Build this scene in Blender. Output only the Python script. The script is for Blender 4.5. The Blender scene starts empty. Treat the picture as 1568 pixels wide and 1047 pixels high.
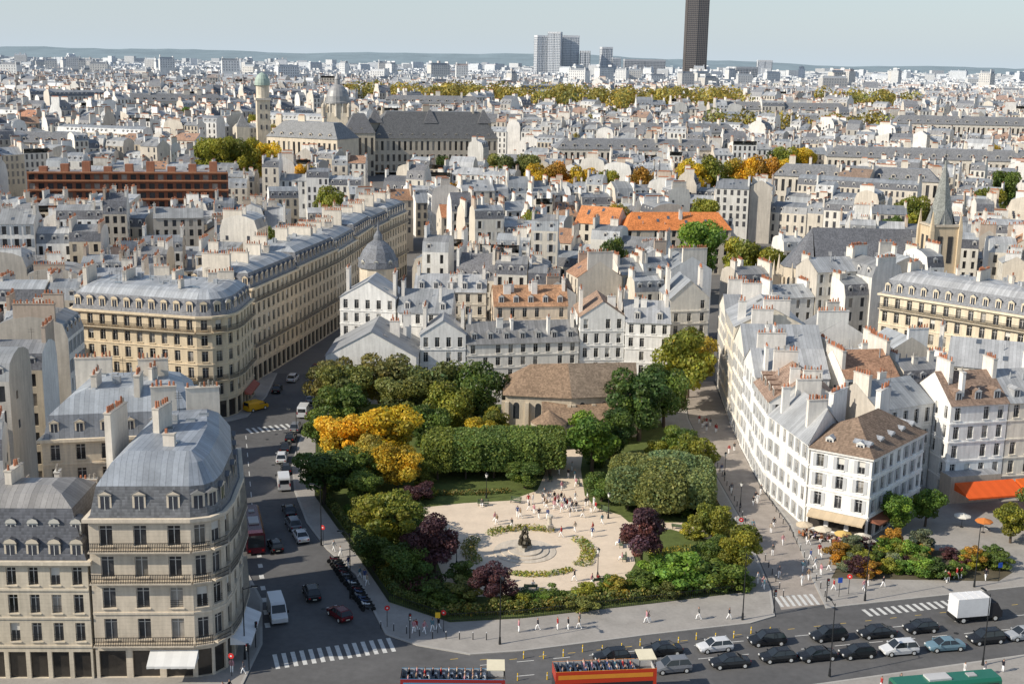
import bpy, math, random
import numpy as np
from mathutils import Vector, Matrix
random.seed(11)
R = random.random
def U(a, b): return a + (b - a) * random.random()
scene = bpy.context.scene
COLL = scene.collection

# ------------------------------------------------------------------ materials
def base_mat(name, rough=.8, metal=0., spec=.3):
    m = bpy.data.materials.new(name); m.use_nodes = True
    nt = m.node_tree; b = nt.nodes['Principled BSDF']
    b.inputs['Roughness'].default_value = rough
    b.inputs['Metallic'].default_value = metal
    b.inputs['Specular IOR Level'].default_value = spec
    return m, nt, b
def N(nt, t, **k):
    n = nt.nodes.new(t)
    for a, v in k.items(): setattr(n, a, v)
    return n
def mathn(nt, op, a, b=None, c=None):
    n = N(nt, 'ShaderNodeMath', operation=op)
    for i, v in enumerate((a, b, c)):
        if v is None: continue
        if isinstance(v, (int, float)): n.inputs[i].default_value = v
        else: nt.links.new(v, n.inputs[i])
    return n.outputs[0]
def scalecol(nt, col, fac):
    n = N(nt, 'ShaderNodeVectorMath', operation='SCALE')
    nt.links.new(col, n.inputs[0])
    if isinstance(fac, (int, float)): n.inputs['Scale'].default_value = fac
    else: nt.links.new(fac, n.inputs['Scale'])
    return n.outputs[0]
def noise(nt, vec, scale, detail=3., rough=.6):
    n = N(nt, 'ShaderNodeTexNoise')
    n.inputs['Scale'].default_value = scale
    n.inputs['Detail'].default_value = detail
    n.inputs['Roughness'].default_value = rough
    if vec is not None: nt.links.new(vec, n.inputs['Vector'])
    return n.outputs['Fac']
def attr_mat(name, rough=.8, metal=0., spec=.3, ns=.5, amt=.3, pattern=None, col=None, objcol=False, bump=0.):
    m, nt, b = base_mat(name, rough, metal, spec)
    if col is None:
        c = N(nt, 'ShaderNodeAttribute', attribute_name='Col').outputs['Color']
    else:
        rgb = N(nt, 'ShaderNodeRGB'); rgb.outputs[0].default_value = (*col, 1); c = rgb.outputs[0]
    if objcol:
        oi = N(nt, 'ShaderNodeObjectInfo')
        mx = N(nt, 'ShaderNodeVectorMath', operation='MULTIPLY')
        nt.links.new(c, mx.inputs[0]); nt.links.new(oi.outputs['Color'], mx.inputs[1]); c = mx.outputs[0]
    geo = N(nt, 'ShaderNodeNewGeometry').outputs['Position']
    f = noise(nt, geo, ns, 3.)
    f2 = noise(nt, geo, ns * 9, 2.)
    f = mathn(nt, 'ADD', mathn(nt, 'MULTIPLY', f, .65), mathn(nt, 'MULTIPLY', f2, .35))
    fac = mathn(nt, 'MULTIPLY_ADD', f, amt * 2.6, 1 - amt * 1.3)
    if pattern:
        uv = N(nt, 'ShaderNodeUVMap', uv_map='UV').outputs[0]
        sep = N(nt, 'ShaderNodeSeparateXYZ'); nt.links.new(uv, sep.inputs[0])
        u, v = sep.outputs[0], sep.outputs[1]
        if pattern == 'seam':
            fr = mathn(nt, 'FRACT', mathn(nt, 'DIVIDE', u, .62))
            ln = mathn(nt, 'LESS_THAN', fr, .1)
            fl = mathn(nt, 'FLOOR', mathn(nt, 'DIVIDE', u, .62))
            rn = N(nt, 'ShaderNodeTexWhiteNoise', noise_dimensions='1D'); nt.links.new(fl, rn.inputs['W'])
            fac = mathn(nt, 'MULTIPLY', fac, mathn(nt, 'MULTIPLY_ADD', ln, -.3, 1.))
            fac = mathn(nt, 'MULTIPLY', fac, mathn(nt, 'MULTIPLY_ADD', rn.outputs['Value'], .3, .84))
        elif pattern in ('stone', 'plaster'):
            if pattern == 'stone':
                fr = mathn(nt, 'FRACT', mathn(nt, 'DIVIDE', v, .45))
                ln = mathn(nt, 'LESS_THAN', fr, .09)
                fac = mathn(nt, 'MULTIPLY', fac, mathn(nt, 'MULTIPLY_ADD', ln, -.13, 1.))
            cmb = N(nt, 'ShaderNodeCombineXYZ')
            nt.links.new(mathn(nt, 'MULTIPLY', u, 1.6), cmb.inputs[0]); nt.links.new(mathn(nt, 'MULTIPLY', v, .16), cmb.inputs[1])
            st = noise(nt, cmb.outputs[0], 1., 2.)
            fac = mathn(nt, 'MULTIPLY', fac, mathn(nt, 'MULTIPLY_ADD', st, .64, .68))
        elif pattern == 'tile':
            fr = mathn(nt, 'FRACT', mathn(nt, 'DIVIDE', v, .34))
            fac = mathn(nt, 'MULTIPLY', fac, mathn(nt, 'MULTIPLY_ADD', fr, .3, .85))
            fu = mathn(nt, 'FLOOR', mathn(nt, 'DIVIDE', u, .28)); fv = mathn(nt, 'FLOOR', mathn(nt, 'DIVIDE', v, .34))
            cmb = N(nt, 'ShaderNodeCombineXYZ'); nt.links.new(fu, cmb.inputs[0]); nt.links.new(fv, cmb.inputs[1])
            wn = N(nt, 'ShaderNodeTexWhiteNoise', noise_dimensions='2D'); nt.links.new(cmb.outputs[0], wn.inputs['Vector'])
            fac = mathn(nt, 'MULTIPLY', fac, mathn(nt, 'MULTIPLY_ADD', wn.outputs['Value'], .5, .75))
    c = scalecol(nt, c, fac)
    nt.links.new(c, b.inputs['Base Color'])
    if bump:
        bp = N(nt, 'ShaderNodeBump'); bp.inputs['Strength'].default_value = bump; bp.inputs['Distance'].default_value = .1
        nt.links.new(f2, bp.inputs['Height']); nt.links.new(bp.outputs[0], b.inputs['Normal'])
    return m
MATS = []
def reg(m): MATS.append(m); return len(MATS) - 1
WALL = reg(attr_mat('stone_wall', .85, pattern='stone', amt=.26, ns=.35))
PLASTER = reg(attr_mat('plaster_wall', .9, pattern='plaster', amt=.28, ns=.25))
ZINC = reg(attr_mat('zinc_roof', .5, .12, .4, ns=.4, amt=.42, pattern='seam'))
SLATE = reg(attr_mat('slate_roof', .55, 0, .4, ns=.6, amt=.35, pattern='tile'))
TILE = reg(attr_mat('clay_tile_roof', .85, ns=.5, amt=.5, pattern='tile'))
GLASS = reg(attr_mat('window_glass', .12, 0, .6, ns=1.5, amt=.5))
POT = reg(attr_mat('terracotta_pot', .85, ns=2, amt=.3))
TRIM = reg(attr_mat('painted_trim', .6, ns=1, amt=.15))
IRON = reg(attr_mat('black_iron', .5, .2, .4, ns=2, amt=.2, col=(.022, .024, .027)))
FABRIC = reg(attr_mat('awning_fabric', .85, ns=1, amt=.12))
PAINT = reg(attr_mat('car_paint', .25, .15, .6, ns=.5, amt=.05, col=(1, 1, 1), objcol=True))
CARGLASS = reg(attr_mat('car_glass', .06, 0, .8, ns=1, amt=.2, col=(.02, .025, .03)))
RUBBER = reg(attr_mat('rubber', .8, ns=4, amt=.2, col=(.02, .02, .02)))
LAMPG = reg(attr_mat('lamp_lens', .15, 0, .8, ns=4, amt=.1, col=(.75, .75, .72)))
REDL = reg(attr_mat('tail_lamp', .2, 0, .6, ns=4, amt=.1, col=(.35, .01, .01)))
BARK = reg(attr_mat('bark', .9, ns=2, amt=.5, col=(.1, .075, .055)))
SKIN = reg(attr_mat('skin', .6, ns=2, amt=.1, col=(.5, .3, .22)))
CLOTH = reg(attr_mat('shirt_cloth', .9, ns=3, amt=.2, col=(1, 1, 1), objcol=True))
CLOTH2 = reg(attr_mat('trouser_cloth', .9, ns=3, amt=.2))
BRONZE = reg(attr_mat('bronze', .45, .6, .5, ns=1.5, amt=.4, col=(.09, .08, .06)))
COPPER = reg(attr_mat('verdigris_copper', .6, .1, .4, ns=.4, amt=.25, col=(.36, .45, .39)))
def leaf_mat():
    m, nt, b = base_mat('leaf_foliage', .55, 0, .35)
    c = N(nt, 'ShaderNodeAttribute', attribute_name='Col').outputs['Color']
    oi = N(nt, 'ShaderNodeObjectInfo')
    mx = N(nt, 'ShaderNodeVectorMath', operation='MULTIPLY')
    nt.links.new(c, mx.inputs[0]); nt.links.new(oi.outputs['Color'], mx.inputs[1])
    nt.links.new(mx.outputs[0], b.inputs['Base Color'])
    tr = N(nt, 'ShaderNodeBsdfTranslucent'); nt.links.new(scalecol(nt, mx.outputs[0], 1.4), tr.inputs['Color'])
    ms = N(nt, 'ShaderNodeMixShader'); ms.inputs[0].default_value = .32
    nt.links.new(b.outputs[0], ms.inputs[1]); nt.links.new(tr.outputs[0], ms.inputs[2])
    nt.links.new(ms.outputs[0], nt.nodes['Material Output'].inputs[0])
    return m
LEAF = reg(leaf_mat())
ASPH = reg(attr_mat('asphalt', .85, ns=.12, amt=.5, col=(.115, .114, .115), bump=.2))
PAVE = reg(attr_mat('pavement_stone', .85, ns=.3, amt=.35, col=(.34, .32, .295)))
COBBLE = reg(attr_mat('cobbled_street', .85, ns=.5, amt=.4, col=(.34, .3, .265)))
SAND = reg(attr_mat('sandy_gravel', .95, ns=.35, amt=.22, col=(.7, .58, .45)))
GRASS = reg(attr_mat('grass', .95, ns=.8, amt=.6, col=(.1, .13, .035), bump=.6))
SOIL = reg(attr_mat('soil', .95, ns=.8, amt=.5, col=(.1, .085, .055)))
WHITEM = reg(attr_mat('road_paint_white', .7, ns=2, amt=.4, col=(.6, .6, .58)))
YELM = reg(attr_mat('road_paint_yellow', .7, ns=2, amt=.4, col=(.6, .42, .1)))
KERB = reg(attr_mat('granite_kerb', .8, ns=1, amt=.2, col=(.4, .385, .36)))
GROUND = reg(attr_mat('city_ground', .95, ns=.02, amt=.4, col=(.16, .155, .15)))
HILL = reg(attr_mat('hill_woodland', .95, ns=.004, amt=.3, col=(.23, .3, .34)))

# ------------------------------------------------------------------ mesh builder
class MB:
    def __init__(s): s.v = []; s.f = []; s.m = []; s.c = []
    def face(s, pts, m, c=(1, 1, 1)):
        n = len(s.v); s.v.extend(pts); s.f.append(tuple(range(n, n + len(pts)))); s.m.append(m); s.c.append(c)
    def idx(s, verts, faces, m, c=(1, 1, 1)):
        n = len(s.v); s.v.extend(verts)
        for f in faces: s.f.append(tuple(i + n for i in f)); s.m.append(m); s.c.append(c)
    def mesh(s, name, smooth=False, org=(0, 0, 0)):
        me = bpy.data.meshes.new(name)
        va = np.array(s.v, dtype=np.float64).reshape(-1, 3) - np.array(org)
        me.from_pydata(va.tolist(), [], s.f)
        used = sorted(set(s.m)); mp = {k: i for i, k in enumerate(used)}
        for k in used: me.materials.append(MATS[k])
        me.polygons.foreach_set('material_index', [mp[k] for k in s.m])
        if smooth: me.polygons.foreach_set('use_smooth', [True] * len(s.f))
        ca = np.ones((len(s.f), 4), dtype=np.float32); ca[:, :3] = np.array(s.c)
        me.attributes.new('Col', 'FLOAT_COLOR', 'FACE').data.foreach_set('color', ca.ravel())
        nf = len(s.f)
        nr = np.empty(nf * 3, dtype=np.float32); me.polygons.foreach_get('normal', nr); nr = nr.reshape(-1, 3)
        lt = np.empty(nf, dtype=np.int32); me.polygons.foreach_get('loop_total', lt)
        nl = len(me.loops); vi = np.empty(nl, dtype=np.int32); me.loops.foreach_get('vertex_index', vi)
        nn = np.repeat(nr, lt, axis=0); p = va[vi]
        ux = np.stack([-nn[:, 1], nn[:, 0], np.zeros(nl)], 1); ln = np.linalg.norm(ux, axis=1)
        ux[ln < .05] = (1, 0, 0); ln[ln < .05] = 1; ux /= ln[:, None]
        vx = np.cross(nn, ux)
        uv = np.stack([(p * ux).sum(1), (p * vx).sum(1)], 1).astype(np.float32)
        me.uv_layers.new(name='UV').data.foreach_set('uv', uv.ravel())
        return me
    def done(s, name, smooth=False, org=None, color=None):
        if org is None:
            a = np.array(s.v); mn, mxx = a.min(0), a.max(0); org = ((mn[0] + mxx[0]) / 2, (mn[1] + mxx[1]) / 2, mn[2])
        me = s.mesh(name, smooth, org)
        return place(me, name, org, color=color)
def place(me, name, loc, rot=0., sc=(1, 1, 1), color=None):
    o = bpy.data.objects.new(name, me); o.location = loc; o.rotation_euler = (0, 0, rot)
    o.scale = sc if not isinstance(sc, (int, float)) else (sc, sc, sc)
    if color: o.color = (*color, 1)
    COLL.objects.link(o); return o

def obox(B, x, y, z0, z1, lx, ly, ang, m, c, mt=None, ct=None):
    ca, sa = math.cos(ang), math.sin(ang)
    q = [(x + ca * a * lx / 2 - sa * b * ly / 2, y + sa * a * lx / 2 + ca * b * ly / 2) for a, b in ((-1, -1), (1, -1), (1, 1), (-1, 1))]
    v = [(a, b, z0) for a, b in q] + [(a, b, z1) for a, b in q]
    B.idx(v, [(0, 1, 5, 4), (1, 2, 6, 5), (2, 3, 7, 6), (3, 0, 4, 7)], m, c)
    B.face(v[4:], m if mt is None else mt, c if ct is None else ct)
    B.face([v[3], v[2], v[1], v[0]], m, c)
def prism(B, poly, z0, z1, m, c, mt=None, ct=None):
    n = len(poly)
    for i in range(n):
        a, b = poly[i], poly[(i + 1) % n]
        B.face([(*a, z0), (*b, z0), (*b, z1), (*a, z1)], m, c)
    B.face([(*p, z1) for p in poly], m if mt is None else mt, c if ct is None else ct)
def cone(B, x, y, z0, z1, r0, r1, n, m, c, cap=True, rot=0.):
    a = [(x + r0 * math.cos(rot + 2 * math.pi * i / n), y + r0 * math.sin(rot + 2 * math.pi * i / n), z0) for i in range(n)]
    b = [(x + r1 * math.cos(rot + 2 * math.pi * i / n), y + r1 * math.sin(rot + 2 * math.pi * i / n), z1) for i in range(n)]
    for i in range(n):
        j = (i + 1) % n
        B.face([a[i], a[j], b[j], b[i]], m, c)
    if cap and r1 > .01: B.face(b, m, c)
def tube(B, p, q, r0, r1, n, m, c=(1, 1, 1)):
    p = Vector(p); q = Vector(q); d = (q - p).normalized()
    a = d.orthogonal().normalized(); b = d.cross(a)
    va = [tuple(p + (a * math.cos(t) + b * math.sin(t)) * r0) for t in [2 * math.pi * i / n for i in range(n)]]
    vb = [tuple(q + (a * math.cos(t) + b * math.sin(t)) * r1) for t in [2 * math.pi * i / n for i in range(n)]]
    B.idx(va + vb, [(i, (i + 1) % n, n + (i + 1) % n, n + i) for i in range(n)] + [tuple(range(n, 2 * n))], m, c)
def lathe(B, x, y, prof, n, m, c):
    for (r0, z0), (r1, z1) in zip(prof[:-1], prof[1:]): cone(B, x, y, z0, z1, r0, r1, n, m, c, cap=False)
def inset(poly, d):
    n = len(poly); out = []
    for i in range(n):
        p0, p1, p2 = poly[i - 1], poly[i], poly[(i + 1) % n]
        d1 = Vector((p1[0] - p0[0], p1[1] - p0[1])).normalized(); d2 = Vector((p2[0] - p1[0], p2[1] - p1[1])).normalized()
        n1 = Vector((-d1.y, d1.x)); n2 = Vector((-d2.y, d2.x))
        k = 1 + n1.dot(n2)
        off = (n1 + n2) * (d / max(k, .35))
        out.append((p1[0] + off.x, p1[1] + off.y))
    return out
def inpoly(x, y, poly):
    r = False; n = len(poly)
    for i in range(n):
        x1, y1 = poly[i]; x2, y2 = poly[i - 1]
        if (y1 > y) != (y2 > y) and x < (x2 - x1) * (y - y1) / (y2 - y1) + x1: r = not r
    return r

# ------------------------------------------------------------------ building parts
def glasscol():
    r = R()
    if r < .13: return (.33, .31, .28)
    if r < .2: return (.18, .17, .15)
    k = U(.02, .08); return (k, k * 1.03, k * 1.12)
def facade(B, p0, p1, z0, floors, c, bay=2.6, ww=1.1, m=WALL, lod=0, shutter=None, balc=(), shop=False, hr=.66, fc=(.6, .58, .54), skip=0.):
    dx, dy = p1[0] - p0[0], p1[1] - p0[1]; L = math.hypot(dx, dy)
    if L < .05: return
    dx /= L; dy /= L; nx, ny = dy, -dx
    def P(u, z, d=0.): return (p0[0] + dx * u + nx * d, p0[1] + dy * u + ny * d, z)
    H = sum(floors)
    if L < 1.3:
        B.face([P(0, z0), P(L, z0), P(L, z0 + H), P(0, z0 + H)], m, c); return
    n = max(1, int(L / bay + .3)); bw = L / n; w = min(ww, bw * .62)
    if lod >= 2:
        B.face([P(0, z0), P(L, z0), P(L, z0 + H), P(0, z0 + H)], m, c)
        z = z0
        for k, fh in enumerate(floors):
            if z0 + H - z < 14 or k > 1:
                for i in range(n):
                    if R() < skip: continue
                    u = (i + .5) * bw; za = z + fh * .2; zb = z + fh * (.2 + hr)
                    B.face([P(u - w / 2, za, .04), P(u + w / 2, za, .04), P(u + w / 2, zb, .04), P(u - w / 2, zb, .04)], GLASS, (.08, .082, .09))
            z += fh
        return
    z = z0
    for k, fh in enumerate(floors):
        top = z + fh
        isshop = shop and k == 0
        w_ = bw * .8 if isshop else w
        za = z + (.15 if isshop else fh * .16); zb = z + (fh * .82 if isshop else fh * (.16 + hr))
        for i in range(n):
            a, b = i * bw, (i + 1) * bw; u0, u1 = (a + b) / 2 - w_ / 2, (a + b) / 2 + w_ / 2
            if R() < skip:
                B.face([P(a, z), P(b, z), P(b, top), P(a, top)], m, c); continue
            B.face([P(a, z), P(b, z), P(b, za), P(a, za)], m, c)
            B.face([P(a, zb), P(b, zb), P(b, top), P(a, top)], m, c)
            B.face([P(a, za), P(u0, za), P(u0, zb), P(a, zb)], m, c)
            B.face([P(u1, za), P(b, za), P(b, zb), P(u1, zb)], m, c)
            D = -.32
            B.face([P(u0, za), P(u0, za, D), P(u0, zb, D), P(u0, zb)], m, c)
            B.face([P(u1, za, D), P(u1, za), P(u1, zb), P(u1, zb, D)], m, c)
            B.face([P(u0, zb, D), P(u1, zb, D), P(u1, zb), P(u0, zb)], m, c)
            B.face([P(u0, za), P(u1, za), P(u1, za, D), P(u0, za, D)], m, c)
            gc = glasscol() if not isshop else (.04, .035, .03)
            B.face([P(u0, za, D), P(u1, za, D), P(u1, zb, D), P(u0, zb, D)], GLASS, gc)
            if lod == 0 and not isshop:
                um = (u0 + u1) / 2; e = D + .04
                for (s0, s1, t0, t1) in ((um - .045, um + .045, za, zb), (u0, u0 + .07, za, zb), (u1 - .07, u1, za, zb), (u0 + .07, um - .045, zb - .5, zb - .43), (um + .045, u1 - .07, zb - .5, zb - .43), (u0 + .07, um - .045, zb - .08, zb), (um + .045, u1 - .07, zb - .08, zb)):
                    B.face([P(s0, t0, e), P(s1, t0, e), P(s1, t1, e), P(s0, t1, e)], TRIM, fc)
                if R() < .12:
                    q = zb - U(.6, 1.4)
                    B.face([P(u0 + .07, q, e + .02), P(u1 - .07, q, e + .02), P(u1 - .07, zb, e + .02), P(u0 + .07, zb, e + .02)], TRIM, (.65, .63, .58))
                B.idx([P(u0 - .12, za - .12), P(u1 + .12, za - .12), P(u1 + .12, za - .12, .14), P(u0 - .12, za - .12, .14),
                       P(u0 - .12, za - .01), P(u1 + .12, za - .01), P(u1 + .12, za - .01, .14), P(u0 - .12, za - .01, .14)],
                      [(3, 2, 6, 7), (7, 6, 5, 4), (0, 3, 7, 4), (2, 1, 5, 6), (0, 1, 2, 3)], m, tuple(x * 1.05 for x in c))
                if k not in balc:
                    for j in range(4):
                        zz = za + .15 + j * .22
                        B.face([P(u0, zz, -.03), P(u1, zz, -.03), P(u1, zz + .06, -.03), P(u0, zz + .06, -.03)], IRON)
            if shutter and not isshop and R() < .85:
                sw = w * .5
                for s0, s1 in ((u0 - sw - .03, u0 - .03), (u1 + .03, u1 + sw + .03)):
                    B.idx([P(s0, za), P(s1, za), P(s1, zb), P(s0, zb), P(s0, za, .06), P(s1, za, .06), P(s1, zb, .06), P(s0, zb, .06)],
                          [(4, 5, 6, 7), (0, 4, 7, 3), (5, 1, 2, 6), (7, 6, 2, 3)], TRIM, shutter)
        if lod == 0 and k > 0:
            B.idx([P(0, z - .14), P(L, z - .14), P(L, z - .14, .12), P(0, z - .14, .12), P(0, z + .1), P(L, z + .1), P(L, z + .1, .12), P(0, z + .1, .12)],
                  [(3, 2, 6, 7), (7, 6, 5, 4), (0, 1, 2, 3), (0, 3, 7, 4), (2, 1, 5, 6)], m, tuple(x * 1.08 for x in c))
        if k in balc and L > 1.2:
            B.idx([P(0, z - .02), P(L, z - .02), P(L, z - .02, .8), P(0, z - .02, .8), P(0, z + .14), P(L, z + .14), P(L, z + .14, .8), P(0, z + .14, .8)],
                  [(3, 2, 6, 7), (7, 6, 5, 4), (3, 0, 1, 2), (0, 3, 7, 4), (2, 1, 5, 6)], m, tuple(x * .95 for x in c))
            zt_ = z + 1.12
            for zz in (zt_, z + .25, z + .65):
                B.face([P(0, zz, .77), P(L, zz, .77), P(L, zz + .07, .77), P(0, zz + .07, .77)], IRON)
            nb = int(L / .18)
            for j in range(nb):
                u = j * L / nb
                B.face([P(u, z + .14, .75), P(u + .07, z + .14, .75), P(u + .07, zt_, .75), P(u, zt_, .75)], IRON)
        z = top
def cornice(B, poly, z, h, out, m, c):
    po = inset(poly, -out); n = len(poly)
    for i in range(n):
        j = (i + 1) % n
        B.face([(*po[i], z), (*po[j], z), (*po[j], z + h), (*po[i], z + h)], m, c)
        B.face([(*poly[i], z), (*poly[j], z), (*po[j], z), (*po[i], z)], m, c)
        B.face([(*po[i], z + h), (*po[j], z + h), (*poly[j], z + h), (*poly[i], z + h)], m, c)
def dormer(B, px, py, dx, dy, z, w=1.2, h=1.9, dep=1.6, set_=.35, c=(.55, .5, .42), rc=(.2, .22, .25), arch=False, detail=True, rm=None):
    nx, ny = dy, -dx; rm = ZINC if rm is None else rm
    def P(u, zz, d): return (px + dx * u + nx * d, py + dy * u + ny * d, zz)
    a, f, b = w / 2, -set_, -set_ - dep
    B.face([P(-a, z, f), P(a, z, f), P(a, z + h, f), P(-a, z + h, f)], TRIM, c)
    B.face([P(a, z, f), P(a, z, b), P(a, z + h, b), P(a, z + h, f)], rm, rc)
    B.face([P(-a, z, b), P(-a, z, f), P(-a, z + h, f), P(-a, z + h, b)], rm, rc)
    g = a * .66
    B.face([P(-g, z + .25, f + .03), P(g, z + .25, f + .03), P(g, z + h - .2, f + .03), P(-g, z + h - .2, f + .03)], GLASS, (.05, .055, .07))
    if detail: B.face([P(-.04, z + .25, f + .05), P(.04, z + .25, f + .05), P(.04, z + h - .2, f + .05), P(-.04, z + h - .2, f + .05)], TRIM, (.6, .6, .57))
    e = a + .12; fo = f + .15
    if arch: prof = [(-e, 0), (-e * .7, .38), (0, .58), (e * .7, .38), (e, 0)]
    else: prof = [(-e, 0), (0, .42), (e, 0)]
    for (u0, s0), (u1, s1) in zip(prof[:-1], prof[1:]):
        B.face([P(u0, z + h + s0, fo), P(u1, z + h + s1, fo), P(u1, z + h + s1, b), P(u0, z + h + s0, b)], rm, rc)
    B.face([P(u, z + h + s, fo - .02) for u, s in prof], TRIM, c)
def chimney(B, x, y, ang, ln, th, z0, z1, c, lod, m=PLASTER):
    obox(B, x, y, z0, z1, ln, th, ang, m, c)
    obox(B, x, y, z1, z1 + .14, ln + .16, th + .16, ang, m, tuple(v * .8 for v in c))
    ca, sa = math.cos(ang), math.sin(ang)
    if lod >= 2:
        oc = U(.6, 1.1)
        obox(B, x, y, z1 + .14, z1 + .56, ln * .8, th * .4, ang, POT, (.42 * oc, .18 * oc, .1 * oc)); return
    n = max(2, int(ln / .5))
    for i in range(n):
        if R() < .12: continue
        u = (i + .5 - n / 2) * ln / n; hh = U(.4, .85); oc = U(.6, 1.2)
        cc = (.44 * oc, .18 * oc, .1 * oc) if R() < .8 else (.3, .28, .25)
        if lod == 0: cone(B, x + ca * u, y + sa * u, z1 + .14, z1 + .14 + hh, .15, .11, 7, POT, cc)
        else: obox(B, x + ca * u, y + sa * u, z1 + .14, z1 + .14 + hh, .25, .25, ang, POT, cc)
def mansard(B, poly, z, h1, h2, i1, i2, ms, cs, mt, ct):
    p0 = inset(poly, .15); p1 = inset(poly, i1); p2 = inset(poly, (i1 + i2) / 2); p3 = inset(poly, i2); n = len(poly)
    cap = inset(poly, -.02)
    B.face([(*p, z) for p in cap], ms, cs)
    for A, za, Bq, zb, m, c in ((p0, z, p1, z + h1, ms, cs), (p1, z + h1, p2, z + h1 + h2 * .7, mt, ct), (p2, z + h1 + h2 * .7, p3, z + h1 + h2, mt, ct)):
        for i in range(n):
            j = (i + 1) % n
            B.face([(*A[i], za), (*A[j], za), (*Bq[j], zb), (*Bq[i], zb)], m, c)
    B.face([(*p, z + h1 + h2) for p in p3], mt, ct)
    xs = [p[0] for p in p3]; ys = [p[1] for p in p3]; area = (max(xs) - min(xs)) * (max(ys) - min(ys)); zt_ = z + h1 + h2
    for _ in range(int(min(60, area / 8))):
        x, y = U(min(xs), max(xs)), U(min(ys), max(ys))
        if not inpoly(x, y, p3): continue
        r = R(); a = U(-.2, .2)
        if r < .35: obox(B, x, y, zt_, zt_ + .18, 1.1, .8, a, TRIM, (.4, .42, .44), GLASS, (.12, .15, .18))
        elif r < .6: tube(B, (x, y, zt_), (x, y, zt_ + U(.6, 1.4)), .1, .1, 6, ZINC, (.4, .42, .44))
        elif r < .8: obox(B, x, y, zt_, zt_ + U(.5, 1.1), U(.6, 1.4), U(.5, .9), a, ZINC, (.42, .44, .46))
        elif r < .9: chimney(B, x, y, a + (1.57 if R() < .5 else 0), U(1, 2.2), .55, zt_, zt_ + U(.8, 1.7), (.66, .6, .52), 1)
        else:
            tube(B, (x, y, zt_), (x, y, zt_ + 2.6), .03, .03, 4, IRON)
            for s in (1.7, 2., 2.3): obox(B, x, y, zt_ + s, zt_ + s + .04, .9, .04, a, IRON, (1, 1, 1))
def edge_dormers(B, poly, edges, z, bay=2.6, **k):
    n = len(poly)
    for i in edges:
        a, b = poly[i], poly[(i + 1) % n]; dx, dy = b[0] - a[0], b[1] - a[1]; L = math.hypot(dx, dy)
        if L < 1.5: continue
        m = max(1, int(L / bay + .3))
        for j in range(m):
            t = (j + .5) / m
            dormer(B, a[0] + dx * t, a[1] + dy * t, dx / L, dy / L, z, **k)
def mansard_building(name, poly, floors, c, edges, bay=2.6, ww=1.15, lod=0, m=WALL, shutter=None, balc=(), shop=True, h1=3., h2=1.6, i1=1.1, i2=4.,
                     cs=(.17, .18, .2), ct=(.3, .33, .37), ms=SLATE, arch=False, chim=(), z0=0., dsz=(1.2, 1.9), corn=.5):
    B = MB(); n = len(poly); H = sum(floors)
    for i in range(n):
        a, b = poly[i], poly[(i + 1) % n]
        if i in edges: facade(B, a, b, z0, floors, c, bay, ww, m, lod, shutter, balc, shop)
        else: B.face([(*a, z0), (*b, z0), (*b, z0 + H), (*a, z0 + H)], PLASTER, tuple(v * 1.1 for v in c))
    z = z0 + H
    cornice(B, poly, z - .15, .4, corn, m, tuple(v * 1.08 for v in c))
    mansard(B, poly, z + .25, h1, h2, i1, i2, ms, cs, ZINC, ct)
    edge_dormers(B, poly, edges, z + .45, bay, w=dsz[0], h=dsz[1], c=tuple(v * 1.1 for v in c), arch=arch, detail=lod == 0, rc=cs)
    for (x, y, ang, ln, top) in chim:
        chimney(B, x, y, ang, ln, .75, z, z0 + H + top, (.7, .64, .55), lod)
    return B.done(name)

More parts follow.
